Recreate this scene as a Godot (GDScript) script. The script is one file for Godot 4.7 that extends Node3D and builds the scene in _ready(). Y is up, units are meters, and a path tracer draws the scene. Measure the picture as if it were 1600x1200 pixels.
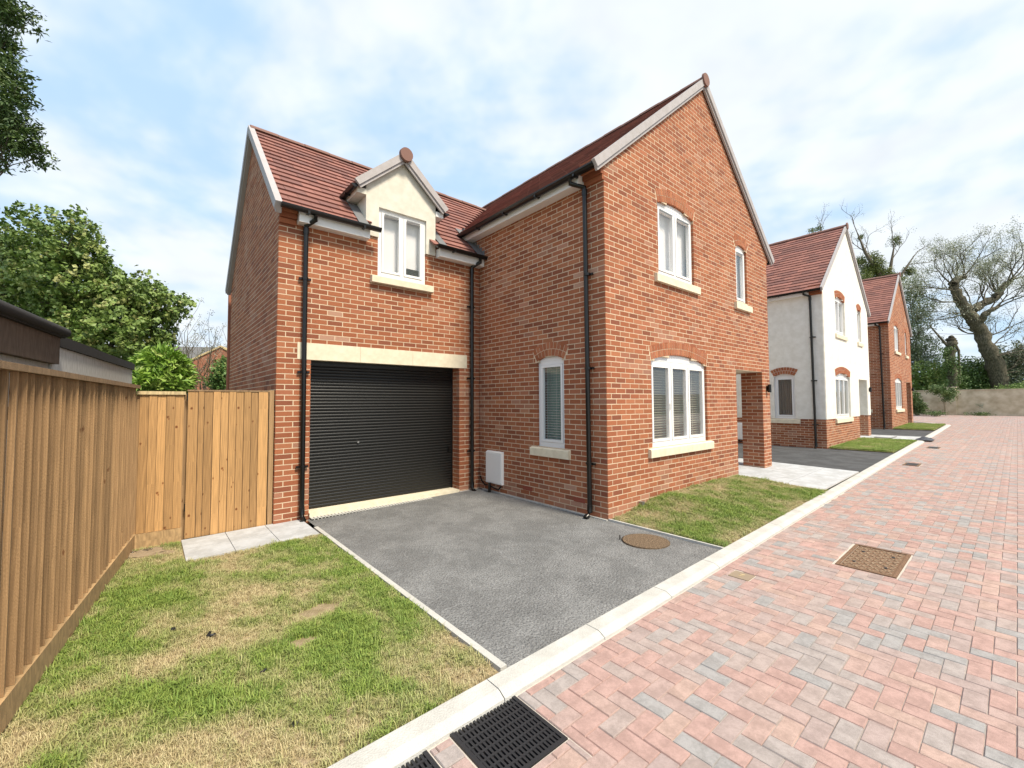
extends Node3D
# A brick house with a garage on a new close: camera and light first, then the setting, the houses, the small things.

# ---------------------------------------------------------------- camera numbers (photo pixels 1600 x 1200)
const FOCAL := 668.07
const EYE := Vector3(-4.8055, 1.6148, 3.6622)
const YAW := 0.70202
const PITCH := 0.041709
const ROLL := 0.0045154
const SLOPE := 0.014
var cam_right: Vector3
var cam_down: Vector3
var cam_fwd: Vector3
var rng := RandomNumberGenerator.new()
var M := {}
var used := {}

# ---------------------------------------------------------------- mesh builder
class MB:
	var v := PackedVector3Array()
	var n := PackedVector3Array()
	var c := PackedColorArray()
	var ix := PackedInt32Array()
	func quad(a: Vector3, b: Vector3, c2: Vector3, d: Vector3, col := Color.WHITE) -> void:   # counter-clockwise seen from outside
		var nn := (b - a).cross(c2 - a)
		if nn.length_squared() < 1e-14:
			nn = (c2 - a).cross(d - a)
		nn = nn.normalized()
		var k := v.size()
		v.append(a); v.append(b); v.append(c2); v.append(d)
		for i in 4:
			n.append(nn); c.append(col)
		ix.append(k); ix.append(k + 2); ix.append(k + 1); ix.append(k); ix.append(k + 3); ix.append(k + 2)
	func tri(a: Vector3, b: Vector3, c2: Vector3, col := Color.WHITE) -> void:
		var nn := (b - a).cross(c2 - a).normalized()
		var k := v.size()
		v.append(a); v.append(b); v.append(c2)
		for i in 3:
			n.append(nn); c.append(col)
		ix.append(k); ix.append(k + 2); ix.append(k + 1)
	func box(at: Vector3, size: Vector3, col := Color.WHITE, b := Basis()) -> void:
		var x := b.x * size.x * 0.5
		var y := b.y * size.y * 0.5
		var z := b.z * size.z * 0.5
		quad(at - x - y + z, at + x - y + z, at + x + y + z, at - x + y + z, col)
		quad(at + x - y - z, at - x - y - z, at - x + y - z, at + x + y - z, col)
		quad(at + x - y + z, at + x - y - z, at + x + y - z, at + x + y + z, col)
		quad(at - x - y - z, at - x - y + z, at - x + y + z, at - x + y - z, col)
		quad(at - x + y + z, at + x + y + z, at + x + y - z, at - x + y - z, col)
		quad(at - x - y - z, at + x - y - z, at + x - y + z, at - x - y + z, col)
	func bb(lo: Vector3, hi: Vector3, col := Color.WHITE) -> void:
		box((lo + hi) * 0.5, hi - lo, col)
	func open_box(o: Vector3, u: Vector3, w: Vector3, nn: Vector3, lu: float, lv: float, deep: float, col: Color) -> void:   # a brick: its face at o, five sides
		var a := o; var b := o + u * lu; var c2 := b + w * lv; var d := o + w * lv
		var back := nn * -deep
		quad(a, b, c2, d, col)
		quad(a + back, b + back, b, a, col)
		quad(d, c2, c2 + back, d + back, col)
		quad(b, b + back, c2 + back, c2, col)
		quad(a + back, a, d, d + back, col)
	func tube(pts: Array, radii: Array, sides := 8, col := Color.WHITE, closed := true) -> void:
		var rings := []
		for i in pts.size():
			var p: Vector3 = pts[i]
			var q0: Vector3 = pts[maxi(i - 1, 0)]
			var q1: Vector3 = pts[mini(i + 1, pts.size() - 1)]
			var t := (q1 - q0).normalized()
			var s := t.cross(Vector3.UP if absf(t.y) < 0.92 else Vector3.RIGHT).normalized()
			var w := t.cross(s).normalized()
			var ring := []
			for k in sides:
				var a := TAU * k / sides
				ring.append([p + (s * cos(a) + w * sin(a)) * radii[i], s * cos(a) + w * sin(a)])
			rings.append(ring)
		for i in range(pts.size() - 1):
			for k in sides:
				var k2 := (k + 1) % sides
				var q := v.size()
				for e in [rings[i][k], rings[i][k2], rings[i + 1][k2], rings[i + 1][k]]:
					v.append(e[0]); n.append(e[1]); c.append(col)
				ix.append(q); ix.append(q + 2); ix.append(q + 1); ix.append(q); ix.append(q + 3); ix.append(q + 2)
		if closed:
			for e in [0, pts.size() - 1]:
				for k in range(1, sides - 1):
					if e == 0:
						tri(rings[e][0][0], rings[e][k + 1][0], rings[e][k][0], col)
					else:
						tri(rings[e][0][0], rings[e][k][0], rings[e][k + 1][0], col)
	func prism(poly: PackedVector2Array, T: Transform3D, deep: float, col := Color.WHITE) -> void:   # poly counter-clockwise in T's x, y; pushed back along -z
		var t := Geometry2D.triangulate_polygon(poly)
		for i in range(0, t.size(), 3):
			var a := poly[t[i]]; var b := poly[t[i + 1]]; var d := poly[t[i + 2]]
			if (b - a).cross(d - a) < 0:
				var s := b; b = d; d = s
			tri(T * Vector3(a.x, a.y, 0), T * Vector3(b.x, b.y, 0), T * Vector3(d.x, d.y, 0), col)
			tri(T * Vector3(a.x, a.y, -deep), T * Vector3(d.x, d.y, -deep), T * Vector3(b.x, b.y, -deep), col)
		for i in poly.size():
			var a := poly[i]; var b := poly[(i + 1) % poly.size()]
			quad(T * Vector3(a.x, a.y, -deep), T * Vector3(b.x, b.y, -deep), T * Vector3(b.x, b.y, 0), T * Vector3(a.x, a.y, 0), col)
	func mesh() -> ArrayMesh:
		var arr := []
		arr.resize(Mesh.ARRAY_MAX)
		arr[Mesh.ARRAY_VERTEX] = v; arr[Mesh.ARRAY_NORMAL] = n; arr[Mesh.ARRAY_COLOR] = c; arr[Mesh.ARRAY_INDEX] = ix
		var m := ArrayMesh.new()
		m.add_surface_from_arrays(Mesh.PRIMITIVE_TRIANGLES, arr)
		return m

# ---------------------------------------------------------------- naming helpers
func numbered(called: String) -> String:
	var k: int = used.get(called, 0)
	used[called] = k + 1
	return called if k == 0 else "%s_%03d" % [called, k]

func tag(o: Node, label: String, category: String, group := "", kind := "") -> Node:
	if label: o.set_meta("label", label)
	if category: o.set_meta("category", category)
	if group: o.set_meta("group", group)
	if kind: o.set_meta("kind", kind)
	return o

func thing(called: String, label: String, category: String, at := Vector3.ZERO, group := "") -> Node3D:
	var o := Node3D.new()
	o.name = numbered(called)
	add_child(o)
	o.position = at
	tag(o, label, category, group)
	return o

func part(called: String, mesh: Mesh, m: Material, parent: Node, xf := Transform3D()) -> MeshInstance3D:
	var o := MeshInstance3D.new()
	o.name = called
	o.mesh = mesh
	o.material_override = m
	o.transform = xf
	parent.add_child(o, true)
	return o

func put(called: String, mb: MB, m: Material, parent: Node, kind := "") -> MeshInstance3D:
	var o := part(called, mb.mesh(), m, parent)
	if kind: o.set_meta("kind", kind)
	return o

func struct(called: String, mb: MB, m: Material) -> MeshInstance3D:
	var o := part(numbered(called), mb.mesh(), m, self)
	o.set_meta("kind", "structure")
	return o

# ---------------------------------------------------------------- view helpers
func ray(x: float, y: float) -> Vector3:
	return cam_right * ((x - 800.0) / FOCAL) + cam_down * ((y - 600.0) / FOCAL) + cam_fwd

func at(x: float, y: float, depth: float) -> Vector3:
	return EYE + ray(x, y) * depth

func pixel(p: Vector3) -> Vector2:
	var d := p - EYE
	var z := d.dot(cam_fwd)
	if z < 0.2: return Vector2(-9999, -9999)
	return Vector2(800 + FOCAL * d.dot(cam_right) / z, 600 + FOCAL * d.dot(cam_down) / z)

func seen(p: Vector3, margin := 0.0) -> bool:
	var q := pixel(p)
	return q.x > -margin and q.x < 1600 + margin and q.y > -margin and q.y < 1200 + margin

func G(x: float) -> float:
	return SLOPE * clampf(x, -12.0, 45.0)

# ---------------------------------------------------------------- materials
func lin(r: float, g: float, b: float) -> Color:
	return Color(r, g, b).linear_to_srgb()

func noise_tex(seed_: int, freq: float, lo: Color, hi: Color, octaves := 4, size := 512, kind := FastNoiseLite.TYPE_SIMPLEX_SMOOTH, bump := 0.0) -> NoiseTexture2D:
	var f := FastNoiseLite.new()
	f.seed = seed_; f.noise_type = kind; f.frequency = freq; f.fractal_octaves = octaves
	var t := NoiseTexture2D.new()
	t.width = size; t.height = size; t.seamless = true; t.noise = f
	if bump > 0.0:
		t.as_normal_map = true; t.bump_strength = bump
	else:
		var g := Gradient.new()
		g.set_color(0, lo); g.set_color(1, hi)
		t.color_ramp = g
	return t

func mat(col: Color, rough := 0.85, tex: Texture2D = null, scale := Vector3.ONE, nrm: Texture2D = null, nstr := 0.5, vertex := false) -> StandardMaterial3D:
	var m := StandardMaterial3D.new()
	m.albedo_color = col
	m.roughness = rough
	m.vertex_color_use_as_albedo = vertex
	if tex:
		m.albedo_texture = tex
		m.uv1_triplanar = true; m.uv1_world_triplanar = true; m.uv1_scale = scale
	if nrm:
		m.normal_enabled = true; m.normal_texture = nrm; m.normal_scale = nstr
		m.uv1_triplanar = true; m.uv1_world_triplanar = true; m.uv1_scale = scale
	return m

func speckle(seed_: int, low: float, fleck: float, warm: float, scuffs := 0) -> ImageTexture:
	# fine grit over broad, faint stains
	var f := FastNoiseLite.new()
	f.seed = seed_; f.frequency = 0.006; f.fractal_octaves = 5
	var big := f.get_seamless_image(512, 512)
	var f2 := FastNoiseLite.new()
	f2.seed = seed_ + 1; f2.frequency = 0.03; f2.fractal_octaves = 3
	var mid := f2.get_seamless_image(512, 512)
	var r := RandomNumberGenerator.new()
	r.seed = seed_
	var im := Image.create(512, 512, false, Image.FORMAT_RGB8)
	for y in 512:
		for x in 512:
			var a := big.get_pixel(x, y).r
			var b := mid.get_pixel(x, y).r
			var t := lerpf(low, 1.0, smoothstep(0.2, 0.8, a * 0.65 + b * 0.35)) * (1.0 - fleck * r.randf() * r.randf())
			im.set_pixel(x, y, Color(t, t * (1.0 - 0.03 * warm * (1.0 - a)), t * (1.0 - 0.08 * warm * (1.0 - a))))
	for k in scuffs:
		var p := Vector2(r.randf() * 512, r.randf() * 512)
		var an := r.randf() * TAU
		var turn := r.randf_range(-0.03, 0.03)
		var up := r.randf_range(0.02, 0.10) * (-0.5 if r.randf() < 0.25 else 1.0)
		for q in int(r.randf_range(6, 60)):
			for w in range(0, 1 + k % 3):
				var X := posmod(int(p.x + w * sin(an)), 512)
				var Y := posmod(int(p.y + w * cos(an)), 512)
				var c := im.get_pixel(X, Y)
				if r.randf() < 0.7: im.set_pixel(X, Y, Color(clampf(c.r + up, 0, 1), clampf(c.g + up, 0, 1), clampf(c.b + up, 0, 1)))
			p += Vector2(cos(an), sin(an))
			an += turn
	return ImageTexture.create_from_image(im)

func wood_tex(seed_: int, knots: int) -> ImageTexture:
	var f := FastNoiseLite.new()
	f.seed = seed_; f.frequency = 0.02; f.fractal_octaves = 3
	var r := RandomNumberGenerator.new()
	r.seed = seed_
	var S := 384
	var spots := []
	for k in knots:
		spots.append(Vector3(r.randf() * S, r.randf() * S, r.randf_range(4.0, 10.0)))
	var im := Image.create(S, S, false, Image.FORMAT_RGB8)
	for y in S:
		for x in S:
			var bend := 0.0
			var knot := 0.0
			for s in spots:
				var dx: float = x - s.x
				var dy: float = y - s.y
				if dx > S * 0.5: dx -= S
				if dx < -S * 0.5: dx += S
				if dy > S * 0.5: dy -= S
				if dy < -S * 0.5: dy += S
				dy *= 2.1 if s.z > 7.0 else 1.4
				var lump: float = 1.0 + 0.45 * f.get_noise_2d(x * 4.0 + s.x, y * 4.0)
				var d: float = sqrt(dx * dx + dy * dy) / (s.z * lump)
				if d < 5.0:
					knot = maxf(knot, smoothstep(1.5, 0.3, d) * (0.55 + 0.05 * s.z))
					bend += exp(-d * 0.7) * 9.0 * signf(dx)
			var g := 0.5 + 0.5 * sin((x + bend) * 0.34 + f.get_noise_2d(x * 1.0, y * 0.12) * 9.0)
			var fine := f.get_noise_2d(x * 9.0, y * 0.5)
			var t := clampf(0.93 - 0.10 * g + 0.10 * fine, 0, 1)
			var col := Color(t, t * 0.97, t * 0.9).lerp(Color(0.46, 0.29, 0.16), knot * 0.8)
			im.set_pixel(x, y, col)
	return ImageTexture.create_from_image(im)

func make_materials() -> void:
	var grain := noise_tex(3, 0.05, Color(0.84, 0.84, 0.84), Color(1, 1, 1), 5)
	var blotch := noise_tex(5, 0.006, Color(0.93, 0.925, 0.91), Color(1, 1, 1), 6)
	var bump := noise_tex(7, 0.16, Color.BLACK, Color.WHITE, 4, 512, FastNoiseLite.TYPE_SIMPLEX_SMOOTH, 6.0)
	M.brick = mat(Color.WHITE, 0.92, grain, Vector3(4.3, 4.3, 4.3), bump, 0.5, true)
	M.tones = []
	M.brick_one = []
	for t in [[0.42, 0.145, 0.066], [0.345, 0.112, 0.052], [0.46, 0.175, 0.085], [0.385, 0.125, 0.056], [0.30, 0.098, 0.05], [0.44, 0.16, 0.082], [0.52, 0.29, 0.20]]:
		var c := Color(t[0], t[1], t[2])
		M.tones.append(c)
		M.brick_one.append(mat(lin(c.r, c.g, c.b), 0.92, grain, Vector3(4.3, 4.3, 4.3), bump, 0.5))
	M.mortar = mat(lin(0.74, 0.59, 0.42), 0.95, grain, Vector3(3, 3, 3))
	M.plain_brick = mat(lin(0.38, 0.15, 0.09), 0.92, grain, Vector3(4, 4, 4))
	M.tile = mat(Color.WHITE, 0.8, grain, Vector3(3, 3, 3), bump, 0.3, true)
	M.tile_tones = []
	M.tile_one = []
	for t in [[0.30, 0.128, 0.10], [0.26, 0.112, 0.09], [0.335, 0.145, 0.115], [0.225, 0.10, 0.084]]:
		var c := Color(t[0], t[1], t[2])
		M.tile_tones.append(c)
		M.tile_one.append(mat(lin(c.r, c.g, c.b), 0.8, grain, Vector3(3, 3, 3), bump, 0.3))
	M.ridge = mat(lin(0.24, 0.125, 0.10), 0.8, grain, Vector3(4, 4, 4))
	M.verge = mat(lin(0.42, 0.395, 0.405), 0.6, blotch, Vector3(2, 2, 2))
	M.verge_dark = M.verge
	M.felt = mat(lin(0.03, 0.028, 0.028), 0.9, grain, Vector3(3, 3, 3))
	M.render = mat(lin(0.81, 0.79, 0.735), 0.95, blotch, Vector3(1.3, 1.3, 1.3), bump, 0.15)
	M.cream = mat(lin(0.70, 0.675, 0.60), 0.95, blotch, Vector3(1.7, 1.7, 1.7), bump, 0.15)
	M.stone = mat(lin(0.76, 0.69, 0.54), 0.9, blotch, Vector3(2.3, 2.3, 2.3), bump, 0.12)
	M.upvc = mat(lin(0.80, 0.80, 0.80), 0.3)
	M.black = mat(lin(0.005, 0.005, 0.005), 0.28)
	M.door = mat(lin(0.006, 0.0065, 0.0065), 0.36)
	M.white_door = mat(lin(0.75, 0.75, 0.74), 0.4)
	M.grey_metal = mat(lin(0.35, 0.35, 0.34), 0.4)
	M.grey_metal.metallic = 0.8
	M.lead = mat(lin(0.16, 0.165, 0.175), 0.7, blotch, Vector3(3, 3, 3))
	M.blind = mat(lin(0.72, 0.71, 0.72), 0.8)
	M.slat = mat(lin(0.62, 0.58, 0.52), 0.6)
	M.slat_brown = mat(lin(0.42, 0.33, 0.24), 0.6)
	M.curtain_or_reflection = mat(lin(0.22, 0.36, 0.30), 0.9)  # teal of the reflection in the side window pane, held as plain colour
	M.curtain_brown = mat(lin(0.16, 0.10, 0.05), 0.9)
	M.glass = StandardMaterial3D.new()
	M.glass.albedo_color = Color(0.85, 0.9, 0.9, 0.10)
	M.glass.transparency = BaseMaterial3D.TRANSPARENCY_ALPHA
	M.glass.roughness = 0.02
	M.glass.metallic_specular = 0.6
	# ground
	M.asphalt = mat(lin(0.275, 0.278, 0.28), 0.95, speckle(21, 0.86, 0.55, 0.0, 260), Vector3(0.42, 0.42, 0.42), bump, 0.6)
	M.asphalt_new = mat(lin(0.09, 0.093, 0.10), 0.93, speckle(23, 0.80, 0.28, 0.0), Vector3(0.5, 0.5, 0.5))
	M.paver = mat(Color.WHITE, 0.95, speckle(24, 0.88, 0.3, 0.1, 120), Vector3(2.1, 2.1, 2.1), bump, 0.35, true)
	M.paver_tones = []
	M.paver_one = []
	for t in [[0.52, 0.345, 0.31], [0.50, 0.365, 0.335], [0.525, 0.37, 0.33], [0.45, 0.395, 0.38], [0.40, 0.385, 0.385], [0.475, 0.385, 0.36], [0.54, 0.385, 0.335], [0.465, 0.365, 0.345]]:
		var c := Color(t[0], t[1], t[2])
		M.paver_tones.append(c)
		M.paver_one.append(mat(lin(c.r, c.g, c.b), 0.95, M.paver.albedo_texture, Vector3(2.1, 2.1, 2.1), bump, 0.35))
	M.sand = mat(lin(0.62, 0.56, 0.50), 0.97, grain, Vector3(5, 5, 5))
	M.kerb = mat(lin(0.56, 0.555, 0.53), 0.92, speckle(25, 0.93, 0.14, 0.15), Vector3(0.8, 0.8, 0.8), bump, 0.2)
	M.slab = mat(lin(0.52, 0.545, 0.58), 0.9, speckle(26, 0.9, 0.12, 0.3), Vector3(0.9, 0.9, 0.9), bump, 0.15)
	M.soil = mat(lin(0.36, 0.28, 0.18), 0.98, noise_tex(27, 0.03, Color(0.78, 0.78, 0.7), Color(1, 1, 1), 6), Vector3(0.7, 0.7, 0.7), bump, 0.6)
	M.earth = mat(lin(0.34, 0.26, 0.17), 0.98, grain, Vector3(4, 4, 4), bump, 0.8)
	M.meadow = mat(lin(0.10, 0.13, 0.05), 0.98, blotch, Vector3(0.1, 0.1, 0.1))
	M.grass = mat(Color.WHITE, 0.7, null, Vector3.ONE, null, 0, true)
	M.grass.backlight_enabled = true
	M.grass.backlight = Color(0.18, 0.2, 0.08)
	M.leaf = mat(Color.WHITE, 0.55, null, Vector3.ONE, null, 0, true)
	M.leaf.backlight_enabled = true
	M.leaf.backlight = Color(0.25, 0.3, 0.1)
	M.bark = mat(lin(0.24, 0.20, 0.155), 0.95, noise_tex(28, 0.03, Color(0.55, 0.55, 0.52), Color(1, 1, 1), 5), Vector3(1.5, 0.4, 1.5), bump, 0.8)
	M.bark_mossy = mat(lin(0.29, 0.255, 0.19), 0.95, noise_tex(29, 0.02, Color(0.3, 0.3, 0.26), Color(1, 1, 1), 5), Vector3(0.8, 0.3, 0.8), bump, 0.8)
	# timber
	var w1 := wood_tex(41, 3)
	var w2 := wood_tex(42, 9)
	M.board = []
	M.board_new = []
	for k in 6:
		var s := 0.76 + 0.085 * k
		var a := mat(lin(0.42 * s, 0.28 * s, 0.165 * s), 0.85, w1, Vector3(2.6, 0.62, 2.6), bump, 0.15, true)
		a.uv1_offset = Vector3(0.37 * k, 0.21 * k, 0.53 * k)
		M.board.append(a)
		var b := mat(lin(0.58 * s, 0.355 * s, 0.17 * s), 0.8, w2, Vector3(2.0, 0.75, 2.0), bump, 0.15)
		b.uv1_offset = Vector3(0.29 * k, 0.17 * k, 0.41 * k)
		M.board_new.append(b)
	M.rail = mat(lin(0.34, 0.24, 0.16), 0.9, w1, Vector3(0.5, 2.5, 0.5), bump, 0.2)
	M.gravel_board = mat(lin(0.52, 0.37, 0.22), 0.9, w1, Vector3(0.6, 2.5, 0.6), bump, 0.2)
	M.pale_timber = mat(lin(0.70, 0.58, 0.38), 0.85, w1, Vector3(0.6, 2.5, 0.6))
	M.old_timber = mat(lin(0.16, 0.12, 0.10), 0.9, w1, Vector3(0.5, 2.0, 0.5))
	M.old_white = mat(lin(0.80, 0.80, 0.78), 0.9, noise_tex(31, 0.02, Color(0.82, 0.82, 0.8), Color(1, 1, 1), 5), Vector3(2.5, 0.5, 2.5))
	M.rust = mat(lin(0.28, 0.16, 0.09), 0.8, noise_tex(32, 0.03, Color(0.6, 0.6, 0.6), Color(1, 1, 1), 5), Vector3(2.5, 2.5, 2.5), bump, 0.3)
	M.rust_worn = mat(lin(0.50, 0.38, 0.27), 0.75, noise_tex(33, 0.02, Color(0.55, 0.5, 0.45), Color(1, 1, 1), 5), Vector3(2.0, 2.0, 2.0))
	M.iron = mat(lin(0.022, 0.022, 0.025), 0.5, grain, Vector3(5, 5, 5))
	M.brown_cover = mat(lin(0.34, 0.24, 0.15), 0.95, noise_tex(34, 0.035, Color(0.42, 0.40, 0.38), Color(1, 1, 1), 6), Vector3(2.2, 2.2, 2.2), bump, 0.8)
	M.wall_render = mat(lin(0.66, 0.59, 0.44), 0.95, noise_tex(35, 0.008, Color(0.78, 0.76, 0.72), Color(1, 1, 1), 6), Vector3(0.35, 0.35, 0.35), bump, 0.2)
	M.slate = mat(lin(0.15, 0.15, 0.155), 0.9, blotch, Vector3(0.5, 0.5, 0.5))
	M.dark_sheet = mat(lin(0.05, 0.055, 0.07), 0.6)
	M.wire = mat(lin(0.03, 0.03, 0.03), 0.6)

# ---------------------------------------------------------------- sky
func sky_image() -> Image:
	var W := 2048
	var H := 1024
	var a := FastNoiseLite.new()
	a.seed = 11; a.noise_type = FastNoiseLite.TYPE_SIMPLEX_SMOOTH; a.frequency = 1.7; a.fractal_octaves = 6; a.fractal_gain = 0.55
	var b := FastNoiseLite.new()
	b.seed = 77; b.noise_type = FastNoiseLite.TYPE_SIMPLEX_SMOOTH; b.frequency = 0.23; b.fractal_octaves = 3
	var d := FastNoiseLite.new()
	d.seed = 4; d.noise_type = FastNoiseLite.TYPE_SIMPLEX_SMOOTH; d.frequency = 3.1; d.fractal_octaves = 4
	var data := PackedFloat32Array()
	data.resize(W * H * 3)
	var k := 0
	for j in H:
		var el := (0.5 - (j + 0.5) / H) * PI
		var y := sin(el)
		var cy := cos(el)
		var yy := maxf(y, 0.0)
		var blue := Color(0.19, 0.385, 0.66).lerp(Color(0.34, 0.52, 0.68), pow(1.0 - yy, 3.0))
		for i in W:
			var r := blue.r; var g := blue.g; var bl := blue.b
			if y > -0.01:
				var az := (i + 0.5) / W * TAU
				var s := 1.0 / (yy + 0.28)
				var px := sin(az) * cy * s
				var pz := cos(az) * cy * s
				var warp := b.get_noise_2d(px * 2.0 + 31.0, pz * 2.0)
				var cover := a.get_noise_2d(px + warp * 0.35, pz - warp * 0.35) + b.get_noise_2d(px, pz) * 0.75 + 0.27
				var fine := d.get_noise_2d(px * 1.5, pz * 1.5)
				var t := smoothstep(-0.35, 0.75, cover + fine * 0.34)
				t = 0.34 + 0.60 * t
				var lum := 0.635 + 0.04 * fine - 0.03 * smoothstep(0.55, 1.1, cover)
				r = lerpf(r, lum * 0.94, t); g = lerpf(g, lum * 0.985, t); bl = lerpf(bl, lum * 1.02, t)
			else:
				r = 0.45; g = 0.44; bl = 0.42
			data[k] = r; data[k + 1] = g; data[k + 2] = bl
			k += 3
	return Image.create_from_data(W, H, false, Image.FORMAT_RGBF, data.to_byte_array())

func _ready() -> void:
	rng.seed = 20240611
	var fwd := Vector3(sin(YAW) * cos(PITCH), sin(PITCH), -cos(YAW) * cos(PITCH))
	var rt := Vector3(cos(YAW), 0, sin(YAW))
	var dn := -rt.cross(fwd)
	cam_right = rt * cos(ROLL) + dn * sin(ROLL)
	cam_down = -rt * sin(ROLL) + dn * cos(ROLL)
	cam_fwd = fwd
	var cam := Camera3D.new()
	cam.name = "camera"
	cam.fov = rad_to_deg(2.0 * atan(600.0 / FOCAL))
	cam.near = 0.05
	cam.far = 900.0
	cam.transform = Transform3D(Basis(cam_right, -cam_down, -cam_fwd), EYE)
	add_child(cam)
	cam.current = true

	var env := Environment.new()
	env.background_mode = Environment.BG_SKY
	var sky := Sky.new()
	var pano := PanoramaSkyMaterial.new()
	pano.panorama = ImageTexture.create_from_image(sky_image())
	sky.sky_material = pano
	env.sky = sky
	env.background_energy_multiplier = 0.71
	env.tonemap_mode = Environment.TONE_MAPPER_LINEAR
	env.tonemap_exposure = 2.32
	env.sdfgi_enabled = true
	env.ssao_enabled = true
	env.ssil_enabled = true
	var we := WorldEnvironment.new()
	we.name = "environment"
	we.environment = env
	add_child(we)

	var sun := DirectionalLight3D.new()
	sun.name = "sun"
	sun.light_energy = 0.8
	sun.light_angular_distance = 14.0
	sun.light_color = Color(1.0, 0.95, 0.86)
	sun.shadow_enabled = true
	add_child(sun)
	sun.look_at_from_position(Vector3.ZERO, -Vector3(0.05, 0.80, 0.58), Vector3.UP)

	make_materials()
	build_ground()
	build_houses()
	build_fences()
	build_small_things()
	build_back()
	build_plants()

# ================================================================ ground
func sheet(x0: float, x1: float, z0: float, z1: float, lift: float, mb: MB, nx := 1) -> void:
	for i in nx:
		var a := lerpf(x0, x1, float(i) / nx)
		var b := lerpf(x0, x1, float(i + 1) / nx)
		mb.quad(Vector3(a, G(a) + lift, z1), Vector3(b, G(b) + lift, z1), Vector3(b, G(b) + lift, z0), Vector3(a, G(a) + lift, z0))

func kerb_z(x: float) -> float:
	return 1.535 - 0.0095 * x

func rect_cut(r: Rect2, h: Rect2) -> Array:
	if not r.intersects(h): return [r]
	var out := []
	var x0 := maxf(r.position.x, h.position.x); var x1 := minf(r.end.x, h.end.x)
	if x0 - r.position.x > 0.02: out.append(Rect2(r.position.x, r.position.y, x0 - r.position.x - 0.004, r.size.y))
	if r.end.x - x1 > 0.02: out.append(Rect2(x1 + 0.004, r.position.y, r.end.x - x1 - 0.004, r.size.y))
	var z0 := maxf(r.position.y, h.position.y); var z1 := minf(r.end.y, h.end.y)
	if z0 - r.position.y > 0.02: out.append(Rect2(x0, r.position.y, x1 - x0, z0 - r.position.y - 0.004))
	if r.end.y - z1 > 0.02: out.append(Rect2(x0, z1 + 0.004, x1 - x0, r.end.y - z1 - 0.004))
	return out

func lawn_height(x: float, z: float) -> float:      # the strip below the gable rises towards the wall
	var t := clampf((1.5 - z) / 1.5, 0.0, 1.0)
	var top := lerpf(0.02, 0.165, smoothstep(0.0, 1.5, x)) - 0.02 * smoothstep(3.0, 4.2, x)
	return lerpf(G(x) + 0.02, maxf(top, G(x) + 0.02), smoothstep(0.0, 0.9, t))

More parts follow.
